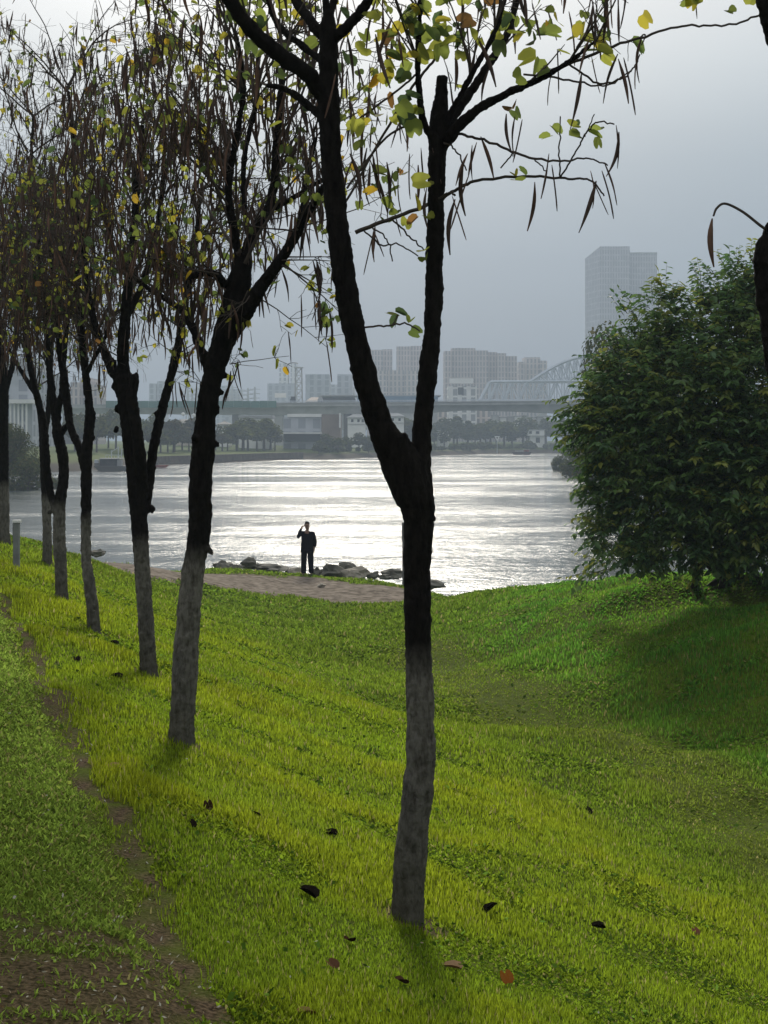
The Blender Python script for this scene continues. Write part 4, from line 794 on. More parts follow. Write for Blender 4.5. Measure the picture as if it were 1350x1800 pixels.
for seed, kind, cols, lob in ((1, 'round', FG, [(0, 0, 4.6, 2.2), (1.4, .3, 4.2, 1.6), (-1.5, -.3, 4.0, 1.7), (.3, .6, 5.8, 1.5), (-.6, 0, 3.4, 1.5), (.9, -.8, 3.3, 1.3)]), (2, 'tall', FG, [(0, 0, 4.5, 1.6), (.3, 0, 6.2, 1.5), (-.3, .2, 7.6, 1.1), (.9, 0, 3.6, 1.3), (-1, 0, 3.8, 1.2), (.1, 0, 8.6, .6)]),
                              (3, 'pale', FY, [(0, 0, 3.9, 1.7), (1.2, 0, 3.6, 1.3), (-1.2, .2, 3.7, 1.4), (0, .3, 4.9, 1.1), (.6, .3, 4.4, 1.2)]), (4, 'thin', FB, [(0, 0, 3.8, 1.4), (.9, 0, 3.5, 1.1), (-.9, 0, 3.5, 1.2), (.2, 0, 4.8, 1.0), (-.4, 0, 4.4, .9)]), (5, 'shrub', FG, [(0, 0, .9, 1.2), (1.2, 0, .8, .9), (-1.2, 0, .7, .9), (.4, .2, 1.7, .8)])):
    nl = 620 if kind != 'shrub' else 260
    cb = crown_mesh(seed, lob, nl, .42 if kind != 'thin' else .3, cols); r = np.random.default_rng(seed + 50); tb = MB()
    top = min(l[2] for l in lob)
    tb.tube(smooth_path([(0, 0, -.4, ), (.05, 0, top * .5), (-.05, .05, top), (0, 0, top + 1.4)], 4), np.linspace(.2, .06, 13), 6)
    for l in lob[1:]: tb.tube(smooth_path([(0, 0, top * .75), (l[0] * .5, l[1] * .5, (top + l[2]) / 2), l[:3]], 4), np.linspace(.09, .03, 9), 5)
    KINDS.append((kind, cb.mesh('crown', M_FARLEAF), tb.mesh('trunk', M_TWIG)))
def fine_kind(name, seed, lob, n, leaf, cols):
    r = np.random.default_rng(seed); tb = MB(); top = min(l[2] for l in lob)
    tb.tube(smooth_path([(0, 0, -.4), (.05, 0, top * .5), (-.05, .05, top), (0, 0, top + 1.4)], 4), np.linspace(.2, .06, 13), 6)
    for l in lob[1:]: tb.tube(smooth_path([(0, 0, top * .75), (l[0] * .5, l[1] * .5, (top + l[2]) / 2), l[:3]], 4), np.linspace(.09, .03, 9), 5)
    KINDS.append((name, crown_mesh(seed, lob, n, leaf, cols).mesh('crown', M_FARLEAF), tb.mesh('trunk', M_TWIG)))
fine_kind('leafy', 21, [(0, 0, 4.2, 2.3), (1.8, .3, 3.6, 1.7), (-1.9, -.3, 3.4, 1.8), (.3, .6, 5.6, 1.6), (-.9, .2, 5.2, 1.3), (1.1, -.4, 5.0, 1.3), (-.6, -.8, 2.4, 1.6), (1.2, -.8, 2.2, 1.6), (-2.4, .2, 2.2, 1.2), (2.3, 0, 2.2, 1.2)], 9000, .13, FG)
fine_kind('mound', 22, [(0, 0, .9, 1.2), (1.2, 0, .8, .9), (-1.2, 0, .7, .9), (.4, .2, 1.6, .8), (-.5, -.3, 1.4, .8), (1.9, .1, .4, .6), (-1.9, .1, .4, .6)], 4000, .09, FG)
KI = {k[0]: k for k in KINDS}
def far_tree(px, pyb, pyt, d, kind, label, group, name='far_bank_tree', z=None, wide=1.0):
    """base on the land at that distance, top at photo row pyt"""
    k = KI[kind]; x = (px - CX) / F * d; zb = float(zt(x, d)[0]) if z is None else z; top = EYE - (pyt - HY) / F * d
    H = {'round': 7.0, 'tall': 9.0, 'pale': 5.8, 'thin': 5.6, 'shrub': 2.3, 'leafy': 7.0, 'mound': 2.3}[kind]; s = max(.5, (top - zb) / H)
    o = thing(name, label, 'tree' if kind not in ('shrub', 'mound') else 'shrub', (x, d, zb), group); o.rotation_euler.z = random.uniform(0, 6.28); o.scale = (s * wide, s * wide, s)
    for nm, me in (('crown', k[1]), ('trunk', k[2])):
        c = bpy.data.objects.new(nm, me); COL.objects.link(c); c.parent = o
    return o
rt = random.Random(9)
for i in range(19):                                            # thin row on the grass bank, left of the hall
    px = 270 + i * 12 + rt.uniform(-3, 3); far_tree(px, 790, rt.uniform(730, 766), 318 + i * 4.0 + rt.uniform(0, 14), rt.choice(('thin', 'round', 'pale')), 'bare-stemmed young tree in the row on the far grassy bank', 'row of young trees on the far grassy bank', wide=rt.uniform(1.2, 1.7))
for i in range(11):
    px = 128 + i * 15 + rt.uniform(-4, 4); far_tree(px, 790, rt.uniform(716, 738), 300 + rt.uniform(0, 40), rt.choice(('round', 'round', 'pale')), 'green round tree in the clump on the left far bank', 'round trees on the left far bank')
for i in range(9):
    px = 560 + i * 17 + rt.uniform(-4, 4); far_tree(px, 800, rt.uniform(757, 775), 376 + i * 5.6 + rt.uniform(0, 10), rt.choice(('round', 'pale', 'round')), 'dark bushy tree on the point behind the near trunk', 'dark bushy trees on the far point', wide=1.3)
for i in range(10):
    px = 575 + i * 13; far_tree(px + rt.uniform(-4, 4), 803, rt.uniform(779, 786), 378 + i * 6.2 + rt.uniform(3, 6), 'shrub', 'low dark shrub at the waterline of the far point', 'low shrubs at the far waterline', 'waterside_shrub', wide=1.2)
for i in range(36):
    px = 690 + i * 9.8 + rt.uniform(-5, 5); far_tree(px, 797, rt.uniform(732, 758), 446 + i * 2.9 + rt.uniform(20, 70), rt.choice(('round', 'round', 'tall', 'pale')), 'hazy tree in the belt under the viaduct', 'belt of trees beneath the viaduct', wide=rt.uniform(1.3, 1.9))
for i in range(20):
    px = 700 + i * 16 + rt.uniform(-5, 5); far_tree(px, 797, rt.uniform(774, 784), np.interp(px, (700, 850, 1020), (423, 498, 537)) + rt.uniform(2, 5), 'shrub', 'low dark shrub at the waterline right of the near trunk', 'low shrubs at the far waterline', 'waterside_shrub', wide=1.5)
for px, pyt, d, k, lb, w in ((1092, 562, 120, 'leafy', 'tall rounded tree rising hazily behind the big bush', .62), (1150, 560, 125, 'leafy', 'second rounded tree behind the big bush, below the tower', .6), (1040, 705, 215, 'leafy', 'grey-green tree on the right bank just past the bush edge', .6), (1085, 640, 170, 'leafy', 'tree on the right bank peeping out under the tower', .65), (1085, 700, 150, 'leafy', 'slender tree among the right bank trees behind the bush', 1.0)):
    far_tree(px, 800, pyt, d, k, lb, 'trees on the right bank behind the bush', 'riverside_tree', wide=w)
for px, pyt, d, lb in ((1022, 765, 235, 'bushy shrub on the right bank, its foliage trailing in the water'), (1030, 775, 222, 'lower shrub on the right bank nearest the water'), (1050, 760, 200, 'shrub on the right bank hidden mostly by the big bush')):
    far_tree(px, 800, pyt, d, 'mound', lb, 'shrubs on the right bank', 'waterside_shrub', z=.1, wide=.8)
for px, pyt, d, lb in ((15, 742, 156, 'deep green bush hanging over the water at the far left'), (48, 800, 152, 'low outer bush at the far left with boughs touching the water'), (-12, 730, 160, 'tall dark bush cut by the left edge above the water')):
    far_tree(px, 850, pyt, d, 'leafy' if pyt < 780 else 'mound', lb, 'bushes on the left bank', 'waterside_bush', wide=1.1)

# ------------------------------------------------------------------ far buildings, viaduct, truss bridge
def facade(name, col, win, sx, sz, dark=.5, mortar=.35):
    """plaster with a grid of window bays"""
    m, nt, N, L, out = nodes(name)
    b = N.new('ShaderNodeBsdfPrincipled'); b.inputs['Roughness'].default_value = .85
    tc = N.new('ShaderNodeTexCoord'); se = N.new('ShaderNodeSeparateXYZ'); L.new(tc.outputs['Object'], se.inputs[0])
    ad = N.new('ShaderNodeMath'); ad.operation = 'ADD'; L.new(se.outputs['X'], ad.inputs[0]); L.new(se.outputs['Y'], ad.inputs[1])
    def stripe(src, period, frac):
        d = N.new('ShaderNodeMath'); d.operation = 'DIVIDE'; L.new(src, d.inputs[0]); d.inputs[1].default_value = period
        f = N.new('ShaderNodeMath'); f.operation = 'FRACT'; L.new(d.outputs[0], f.inputs[0]); g = N.new('ShaderNodeMath'); g.operation = 'LESS_THAN'; L.new(f.outputs[0], g.inputs[0]); g.inputs[1].default_value = frac; return g.outputs[0]
    mu = N.new('ShaderNodeMath'); mu.operation = 'MULTIPLY'; L.new(stripe(ad.outputs[0], sx, .5), mu.inputs[0]); L.new(stripe(se.outputs['Z'], sz, .78), mu.inputs[1])
    nz = N.new('ShaderNodeTexNoise'); nz.inputs['Scale'].default_value = .25; L.new(tc.outputs['Object'], nz.inputs[0])
    r = N.new('ShaderNodeValToRGB'); L.new(nz.outputs[0], r.inputs[0]); r.color_ramp.elements[0].position = .3; r.color_ramp.elements[1].position = .7; r.color_ramp.elements[0].color = tuple(c * .85 for c in col) + (1,); r.color_ramp.elements[1].color = tuple(c * 1.1 for c in col) + (1,)
    mx = N.new('ShaderNodeMix'); mx.data_type = 'RGBA'; L.new(mu.outputs[0], mx.inputs[0]); L.new(r.outputs[0], mx.inputs[6]); mx.inputs[7].default_value = win + (1,)
    L.new(mx.outputs[2], b.inputs['Base Color']); L.new(b.outputs[0], out.inputs[0]); return m
F_BEIGE = facade('beige_flats', (.58, .50, .46), (.25, .24, .25), 2.1, 3.0); F_PINK = facade('pinkish_flats', (.50, .42, .39), (.22, .20, .21), 1.7, 3.0); F_GREY = facade('grey_block', (.40, .42, .45), (.24, .26, .29), 4.0, 3.4); F_TOWER = facade('tower_cladding', (.46, .44, .46), (.32, .31, .34), 1.6, 3.6); F_WHITE = facade('white_offices', (.78, .77, .75), (.3, .31, .33), 3.4, 3.2)
M_WHITE = plain('white_render', (.80, .79, .76), .85, .1, .4); M_CONC = plain('viaduct_concrete', (.40, .40, .385), .9, .2, .3); M_CONCD = plain('dark_concrete', (.13, .125, .12), .9, .2, .3); M_GREEN = plain('green_noise_barrier', (.03, .13, .10), .7, .15, .2); M_BLUE = plain('blue_steel_roof', (.10, .19, .30), .6, .15, .2); M_BROWN = plain('brown_cladding', (.20, .155, .125), .85, .2, .2); M_ROOF = plain('grey_sheet_roof', (.33, .33, .33), .7, .15, .2); M_STEEL = plain('pale_steel', (.44, .48, .53), .6, .1, .3); M_DKWIN = plain('dark_window', (.03, .035, .04), .3, .1, 1); M_RED = plain('weathered_red', (.25, .06, .05), .8, .3, 1)
def X(px, d): return (px - CX) / F * d
def Z(py, d): return EYE - (py - HY) / F * d
def part(root, name, mat, *boxes, rot=0):
    b = MB()
    for px0, px1, py0, py1, d, dep in boxes: b.box((X(px0, d), d, Z(py1, d)), (X(px1, d), d + dep, Z(py0, d)))
    return b.build(name, mat, root)
def building(label, px, py, d, cat='building', name='building', group=None): return thing(name, label, cat, (X(px, d), d, Z(py, d)), group)
def base_py(px, d): return HY + (EYE - float(zt(X(px, d), d)[0]) + 1.0) / d * F

# twin-slab tower
d = 900; by = base_py(1096, d)
t = building('lone hazy tower of two joined slabs above the big bush', 1096, by, d, 'tower', 'office_tower')
b = MB(); x0, x1, xm = X(1037, d), X(1107, d), X(1055, d); zt_, zb_ = Z(433, d), Z(by, d); zl = Z(447, d)
b.add([(xm, d, zb_), (x1, d, zb_), (x1, d + 26, zb_), (x0, d + 22, zb_), (xm, d, zt_), (x1, d, zt_), (x1, d + 26, zt_), (x0, d + 22, zl)], [(0, 1, 5, 4), (1, 2, 6, 5), (2, 3, 7, 6), (3, 0, 4, 7), (4, 5, 6, 7)])
w = b.build('main_slab', F_TOWER, t)
for px in (1062, 1072, 1086, 1098): b = MB(); b.box((X(px, d) - .5, d - .6, zb_), (X(px, d) + .5, d - .05, zt_ - 3)); b.build('pilaster', M_ROOF, w)
b = MB(); b.box((X(1070, d), d - .5, Z(440, d)), (X(1095, d), d + 5, Z(435, d))); b.build('crown_opening', M_STEEL, w)
part(t, 'rear_slab', F_TOWER, (1107.4, 1155, 446, by, d + 6, 20)); part(t, 'parapet', M_CONC, (1107.4, 1155.4, 443.5, 445.9, d + 5.6, 20.5))

def flats(label, cols, d, mat, cap=None):
    px = sum(c[0] + c[1] for c in cols) / len(cols) / 2; by = base_py(px, d); t = building(label, px, by, d, 'apartments', 'apartment_block')
    for i, (a, c, top) in enumerate(cols):
        w = part(t, 'wall', mat, (a, c - .25, top, by, d + (i % 2) * 3, 16)); dd = d + (i % 2) * 3
        part(w, 'roof_house', M_CONC, (a + (c - a) * .25, c - (c - a) * .3, top - 4, top - .1, dd + 3, 6)); part(w, 'eave', M_CONCD, (a - .7, c + .4, top + .2, top + 1.4, dd - .9, .85))
        n = 3
        for k in range(n): q = a + (c - a) * (k + .5) / n; part(w, 'balcony_stack', M_ROOF, (q - (c - a) * .09, q + (c - a) * .09, top + 4, by, dd - .95, .9))
    return t
flats('hazy apartment terrace stepping down to the right of the near trunk', [(781, 794, 617), (794, 836, 612), (836, 858, 616), (858, 874, 619), (874, 890, 621), (890, 909, 626)], 800, F_PINK)
flats('hazy rounded apartment block standing right of the stepped terrace', [(912, 922, 636), (922, 950, 628), (950, 962, 634)], 820, F_BEIGE)
flats('hazy apartment towers seen in the fork of the near tree', [(645, 672, 615), (672, 690, 614), (697, 722, 609), (722, 745, 608)], 850, F_PINK)
flats('pale lower apartment slab in front of the towers within the fork', [(650, 680, 652), (680, 712, 651), (712, 742, 652)], 760, F_BEIGE)
flats('pair of slender hazy towers beside the lattice mast', [(491, 506, 638), (511, 521, 638)], 1000, F_WHITE)
flats('pinkish apartment block between the fourth and third trunks', [(124, 140, 672), (140, 158, 664), (158, 172, 676)], 520, F_PINK)
flats('faint apartment pair left of the second trunk', [(262, 274, 674), (276, 290, 670)], 900, F_GREY)
for a, c, top, dd, lb in ((470, 520, 674, 940, 'wide grey podium block below the slender towers'), (537, 579, 658, 780, 'square grey block right of the lattice mast'), (593, 619, 658, 800, 'narrower grey block close left of the near fork'), (395, 420, 684, 900, 'small faint block right of the second trunk'), (380, 400, 678, 1000, 'thin faint block just right of the second trunk'), (565, 600, 676, 900, 'low pale block behind the two square grey ones')):
    by = base_py(a, dd); t = building(lb, (a + c) / 2, by, dd); w = part(t, 'wall', F_GREY, (a, c, top, by, dd, 18)); part(w, 'roof_house', M_CONC, (a + (c - a) * .3, a + (c - a) * .6, top - 3, top - .1, dd + 4, 6))
# thin faint masts and cranes on the skyline
for i, px in enumerate((330, 338, 346, 352, 408, 425, 436, 448, 640, 605, 611, 622)):
    dd = 880; t = building('thin faint pylon on the skyline', px, 745, dd, 'pylon', 'skyline_pylon', 'thin faint pylons on the skyline'); b = MB(); zb_ = Z(745, dd); zt_ = Z(676 + (i * 7) % 9, dd); x = X(px, dd)
    b.bar((x - 1, dd, zb_), (x, dd, zt_), .45); b.bar((x + 1, dd, zb_), (x, dd, zt_), .45)
    for f in (.7, .82, .94): b.bar((x - 3, dd, zb_ + (zt_ - zb_) * f), (x + 3, dd, zb_ + (zt_ - zb_) * f), .22)
    b.build('lattice', M_CONC, t)
# big building with white columns on the far left
d = 330; by = base_py(30, d); t = building('large building with white columns behind the far left trunks', 25, by, d); part(t, 'wall', F_GREY, (-90, 57, 650, by, d + 4, 30)); part(t, 'upper_storey', M_CONC, (-60, 52, 630, 649.8, d + 7, 18)); part(t, 'porch_roof', M_WHITE, (10, 57, 702, 709, d - 2, 5.9))
for px in (18, 25, 32, 39, 46): part(t, 'column', M_WHITE, (px - 1.3, px + 1.3, 709.2, by, d - 1, .5))
b = MB(); b.blob((X(72, d + 20), d + 20, Z(690, d + 20)), (2.2, 2.2, 2.6), 3, .05, 14)
t = building('small white ball-shaped sculpture roof glimpsed between the left trunks', 72, 700, d + 20, 'sculpture', 'ball_sculpture'); b.build('ball', M_WHITE, t); part(t, 'plinth', M_CONC, (69, 75, 699, base_py(72, d + 20), d + 19, 3))
# lattice mast
d = 480; t = building('square steel lattice mast rising behind the viaduct', 525, 745, d, 'mast', 'lattice_mast'); b = MB(); zb_, zt_ = Z(760, d), Z(647, d); w0, w1 = 1.45, .95; xc = X(525, d)
cs = [(-1, -1), (1, -1), (1, 1), (-1, 1)]
for sx, sy in cs: b.bar((xc + sx * w0, d + sy * w0, zb_), (xc + sx * w1, d + sy * w1, zt_), .16)
n = 9
for i in range(n):
    f0, f1 = i / n, (i + 1) / n; a0 = w0 + (w1 - w0) * f0; a1 = w0 + (w1 - w0) * f1; z0 = zb_ + (zt_ - zb_) * f0; z1 = zb_ + (zt_ - zb_) * f1
    for k in range(4):
        p, q = cs[k], cs[(k + 1) % 4]; b.bar((xc + p[0] * a0, d + p[1] * a0, z0), (xc + q[0] * a1, d + q[1] * a1, z1), .07); b.bar((xc + q[0] * a0, d + q[1] * a0, z0), (xc + p[0] * a1, d + p[1] * a1, z1), .07); b.bar((xc + p[0] * a1, d + p[1] * a1, z1), (xc + q[0] * a1, d + q[1] * a1, z1), .07)
b.build('lattice', M_CONC, t); b = MB(); b.box((xc - 1.5, d - 1.5, zt_), (xc + 1.5, d + 1.5, zt_ + .3)); b.build('platform', M_CONC, t)

# road viaduct
D0 = 455
t = building('long grey concrete road viaduct crossing behind the far bank', 560, 728, D0, 'bridge', 'road_viaduct')
b = MB(); top = lambda px: np.interp(px, (60, 300, 620, 760, 1100), (712, 709, 707, 706, 703)); bot = lambda px: np.interp(px, (60, 480, 620, 760, 820, 900, 1000, 1100), (726, 729, 727, 725, 720.5, 722.5, 727, 735))
pxs = np.arange(40, 1120, 8.0); V = []
for px in pxs:
    for py, dep in ((top(px), 0), (top(px) + 6.5, 0), (top(px) + 6.5, 1.6), (bot(px), 2.4), (bot(px), 9), (top(px) + 6.5, 10), (top(px), 11.5)): V.append((X(px, D0), D0 + dep, Z(py, D0)))
n = len(pxs); q = []
for i in range(n - 1):
    for j in range(7): k = (j + 1) % 7; q.append((i * 7 + j, i * 7 + k, (i + 1) * 7 + k, (i + 1) * 7 + j))
b.add(V, q); b.build('deck', M_CONC, t)
b = MB()
for a, c in zip(pxs[:-1], pxs[1:]): b.add([(X(a, D0), D0 - .06, Z(top(a), D0)), (X(c, D0), D0 - .06, Z(top(c), D0)), (X(c, D0), D0 - .06, Z(top(c) + 1.6, D0)), (X(a, D0), D0 - .06, Z(top(a) + 1.6, D0)), (X(a, D0), D0 - .4, Z(top(a), D0)), (X(c, D0), D0 - .4, Z(top(c), D0)), (X(c, D0), D0 - .4, Z(top(c) + 1.6, D0)), (X(a, D0), D0 - .4, Z(top(a) + 1.6, D0))], [(4, 5, 6, 7), (0, 1, 5, 4), (3, 7, 6, 2)])
b.build('kerb_beam', M_ROOF, t)
for a, c in ((110, 128), (268, 284), (408, 420), (479, 497), (604, 618), (690, 702), (1018, 1036)): part(t, 'pier', M_CONCD if a != 479 else M_CONC, (a, c, bot((a + c) / 2) + .1, base_py(a, D0) + 6, D0 + 3, 4.5))
part(t, 'noise_barrier', M_GREEN, *[(a, a + 14.6, 704.5 + (i % 3) * .25, 708.6 + .9 + 7, D0 - .75, .3) for i, a in enumerate(range(186, 480, 15))])
b = MB()
for px in range(500, 1100, 6): b.bar((X(px, D0), D0 + .5, Z(top(px), D0)), (X(px, D0), D0 + .5, Z(top(px) - 3.2, D0)), .05)
for k in (1.2, 2.4, 3.2): b.tube([(X(px, D0), D0 + .5, Z(top(px) - k, D0)) for px in range(500, 1100, 20)], .05, 4)
b.build('railing', M_STEEL, t)
for px, py, w, m_, lb in ((515, 706, 10, M_DKWIN, 'dark van driving on the viaduct'), (512 - 115, 707, 13, M_ROOF, 'pale van driving on the viaduct near the second trunk'), (563, 704.5, 9, M_ROOF, 'small pale car driving on the viaduct under the grey block')):
    o = building(lb, px, py, D0 + 3, 'van' if w > 9 else 'car', 'moving_van' if w > 9 else 'moving_car'); zz = Z(top(px), D0) + .02; x = X(px, D0 + 3); L = w * D0 / F
    b = MB(); b.box((x - L / 2, D0 + 2, zz + .3), (x + L / 2, D0 + 3.8, zz + 1.2)); b.box((x - L * .35, D0 + 2.1, zz + 1.203), (x + L * .42, D0 + 3.7, zz + 1.9)); b.build('body', m_, o)
    for sx in (-.3, .3): b = MB(); b.tube([(x + sx * L, D0 + 1.95, zz + .32), (x + sx * L, D0 + 2.2, zz + .32)], .32, 10); b.build('wheel', M_DKWIN, o)
# steel truss rail bridge beyond
D1 = 620
t = building('pale steel truss bridge with a rising arched span', 940, 705, D1, 'bridge', 'truss_bridge'); b = MB()
lo = 704.5
for side in (0, 9):
    dd = D1 + side; P3 = lambda px, py: (X(px, D1), dd, Z(py, D1))
    b.bar(P3(840, lo), P3(1130, lo), .75); b.bar(P3(862, 671), P3(1130, 669), .6); b.bar(P3(845, lo), P3(862, 671), .6)
    px = 862
    while px < 1120:
        b.bar(P3(px, 671), P3(px, lo), .33); b.bar(P3(px, lo), P3(px + 13, 671), .36); b.bar(P3(px + 13, 671), P3(px + 13, lo), .26); b.bar(P3(px + 13, 671), P3(px + 26, lo), .26); px += 26
    arc = lambda px: min(671, 700 - 75 * math.sin((px - 895) / 300 * math.pi))
    xs = np.arange(936, 1130, 13); b.tube([P3(p, arc(p)) for p in xs], .6, 4)
    for p, q in zip(xs[:-1], xs[1:]): b.bar(P3(q, arc(q)), P3(q, 671), .32); b.bar(P3(p, arc(p)), P3(q, 671), .3); b.bar(P3(q, arc(q)), P3((p + q) / 2, 671), .22)
b.build('truss', M_STEEL, t); part(t, 'deck', M_CONC, (560, 1130, 705.2, 709, D1 + 1, 8)); part(t, 'pier', M_CONC, (842, 852, 709.2, 790, D1 + 2, 5), (948, 960, 709.2, 790, D1 + 2, 5))
# blue shed roof and brown sheds behind the viaduct
d = 520; t = building('long shed with a blue roof seen through the fork', 700, 740, d, 'shed', 'industrial_shed'); part(t, 'roof', M_BLUE, (628, 770, 696.5, 707, d, 20)); part(t, 'ridge', M_ROOF, (560, 775, 694.5, 696.3, d + 1, 18)); part(t, 'wall', M_CONC, (629, 769, 707.2, 755, d + 1, 18))
d = 530; t = building('shed with a low brownish roof left of the fork', 575, 740, d, 'shed', 'industrial_shed'); b = MB(); b.add([(X(536, d), d, Z(706, d)), (X(627, d), d, Z(706, d)), (X(627, d), d + 18, Z(706, d)), (X(536, d), d + 18, Z(706, d)), (X(545, d), d + 9, Z(697, d)), (X(622, d), d + 9, Z(697, d))], [(0, 1, 5, 4), (2, 3, 4, 5)], [(1, 2, 5), (3, 0, 4)]); b.build('roof', M_BROWN, t); part(t, 'wall', M_CONC, (538, 625, 706.3, 755, d + .5, 17))
d = 560; t = building('white building with a broad sign board on its roof', 812, 740, d, 'building', 'white_building'); part(t, 'wall', F_WHITE, (788, 838, 679, 750, d, 12)); part(t, 'sign_board', M_WHITE, (790, 832, 665, 674, d - 1, .5)); part(t, 'sign_post', M_STEEL, *[(p, p + .8, 674.1, 678.9, d - .8, .3) for p in (794, 804, 816, 827)]); part(t, 'entrance', M_DKWIN, (805, 815, 681, 694, d - .15, .1))
t = building('small white billboard left of the lattice mast', 492, 700, 470, 'billboard', 'billboard'); part(t, 'panel', M_WHITE, (483, 503, 691, 699, 470, .4)); part(t, 'post', M_STEEL, (486, 487, 699.2, 735, 470.1, .3), (499, 500, 699.2, 735, 470.1, .3))
# halls and houses below the viaduct
d = 405
t = building('large brown hall with a white-edged roof under the viaduct', 550, 775, d, 'hall', 'riverside_hall'); by = base_py(550, d)
part(t, 'wall', F_GREY, (498, 565, 733, by, d, 14)); part(t, 'side_wall', M_BROWN, (565.3, 598, 728, by, d - 1, 15)); part(t, 'roof_edge', M_WHITE, (505, 566, 727.5, 732.8, d - .6, 14)); part(t, 'end_trim', M_WHITE, (596, 599, 726, 752, d - 1.3, .25)); part(t, 'canopy', M_WHITE, (494, 565, 760, 762.5, d - 5, 5)); part(t, 'ground_floor', M_DKWIN, (500, 563, 763, 776, d - .4, .3))
d = 400; t = building('long low white building left of the brown hall', 449, 770, d, 'building', 'white_building'); by = base_py(450, d); part(t, 'wall', M_WHITE, (420, 478, 735, by, d, 9)); part(t, 'roof', M_ROOF, (419, 479, 730, 734.8, d - .5, 10)); part(t, 'window', M_DKWIN, (437, 449, 737.5, 742, d - .12, .1)); part(t, 'garage_door', M_CONCD, (422, 432, 742, 752, d - .12, .1))
for a, c, top_, lb in ((611, 642, 724, 'white house with a hipped roof half behind the left limb'), (662, 710, 722, 'white stepped villa framed low in the fork'), (304, 346, 733, 'cream house with dish aerials left of the second trunk'), (382, 402, 736, 'small white house right of the second trunk')):
    d = 450 if a > 600 else 400; by = base_py(a, d); t = building(lb, (a + c) / 2, by, d, 'house', 'house'); part(t, 'wall', M_WHITE if a != 304 else plain('cream_render', (.45, .38, .30)), (a, c, top_ + 10, by, d, 9))
    b = MB(); z0, z1 = Z(top_ + 9.8, d), Z(top_ + 3.5, d); xa, xb = X(a - 2, d), X(c + 2, d); b.add([(xa, d - .8, z0), (xb, d - .8, z0), (xb, d + 9.8, z0), (xa, d + 9.8, z0), (xa + 2, d + 4.5, z1), (xb - 2, d + 4.5, z1)], [(0, 1, 5, 4), (2, 3, 4, 5), (0, 3, 2, 1)], [(1, 2, 5), (3, 0, 4)]); b.build('roof', M_CONCD if d == 400 else M_CONC, t)
    for f in (.2, .55, .8): part(t, 'window', M_DKWIN, (a + (c - a) * f, a + (c - a) * f + 4, top_ + 13, top_ + 18, d - .12, .1))
    part(t, 'storey_band', M_CONC, (a - .5, c + .5, top_ + 21, top_ + 22, d - .25, .2))
for px, py in ((322, 728), (341, 730)):
    dd = 401; o = building('white roof dish on the cream house, ' + ('left' if px < 330 else 'right') + ' of the pair', px, py, dd, 'dish', 'roof_dish'); b = MB(); b.blob((X(px, dd), dd, Z(py, dd)), (.55, .3, .5), 2, .02, 10); b.build('dish', M_WHITE, o); b = MB(); b.bar((X(px, dd), dd + .2, Z(py, dd)), (X(px, dd), dd + .2, Z(py + 9, dd)), .06); b.build('mast', M_STEEL, o)
d = 536; by = base_py(940, d)
t = building('small white house with dark windows above the waterside shrubs on the right', 940, by, d, 'house', 'house'); part(t, 'wall', M_WHITE, (931, 955, 766, by, d, 8), (927, 957, 756, 765.9, d - .8, 9)); part(t, 'window', M_DKWIN, (930.5, 935, 758, 762.5, d - .95, .1)); part(t, 'window', M_DKWIN, (942, 948, 758, 762.5, d - .95, .1)); part(t, 'window', M_DKWIN, (942, 949, 769, 778, d - .15, .1)); part(t, 'roof', M_ROOF, (926, 958, 754.6, 755.9, d - 1, 9.5)); part(t, 'porch_post', M_WHITE, (955.5, 957, 766, by, d - .6, .5))
d = 500; by = base_py(778, d); t = building('tall narrow white house right of the near fork at the waterside', 778, by, d, 'house', 'house'); part(t, 'wall', M_WHITE, (769, 789, 758, by, d, 8)); part(t, 'roof', M_ROOF, (768, 790, 756, 757.8, d - .5, 9)); part(t, 'window', M_DKWIN, (774, 779, 770, 779, d - .12, .1)); part(t, 'window', M_DKWIN, (774, 777, 761, 765, d - .12, .1)); part(t, 'column', M_WHITE, (786, 788.5, 758, by, d - .6, .4))
d = 560; t = building('row of white village houses showing under the right viaduct span', 880, 760, d, 'houses', 'house_row')
for i, px in enumerate(range(866, 964, 13)): part(t, 'wall', M_WHITE if i % 2 else M_CONC, (px, px + 11, 731 + (i * 3) % 4, 760, d + (i % 3), 8)); part(t, 'roof', M_ROOF, (px - .6, px + 11.6, 729.6 + (i * 3) % 4, 730.9 + (i * 3) % 4, d - .4 + (i % 3), 9))
d = 560; t = building('pale apartment fronts showing under the viaduct just right of the near tree', 800, 760, d, 'building', 'apartment_block'); part(t, 'wall', F_BEIGE, (770, 862, 722, 760, d + 14, 10))
for px, lb in ((0, ''),):
    dd = 488; o = building('white downward triangle sign on a post on the far shore', 874, 790, dd, 'sign', 'triangle_sign'); b = MB(); x = X(874, dd); z0 = Z(776, dd); z1 = Z(766.5, dd); w = .95
    b.add([(x - w, dd, z1), (x + w, dd, z1), (x, dd, z0), (x - w, dd + .12, z1), (x + w, dd + .12, z1), (x, dd + .12, z0)], [(0, 3, 4, 1), (1, 4, 5, 2), (2, 5, 3, 0)], [(0, 1, 2), (3, 5, 4)]); b.build('panel', M_WHITE, o)
    b = MB(); b.add([(x - .38, dd - .02, z1 - .35), (x + .38, dd - .02, z1 - .35), (x, dd - .02, z0 + .75)], None, [(0, 1, 2)]); b.build('inner_triangle', M_CONCD, o); b = MB(); b.bar((x, dd + .2, z0 + .3), (x, dd + .2, Z(797, dd)), .09); b.build('post', M_STEEL, o)
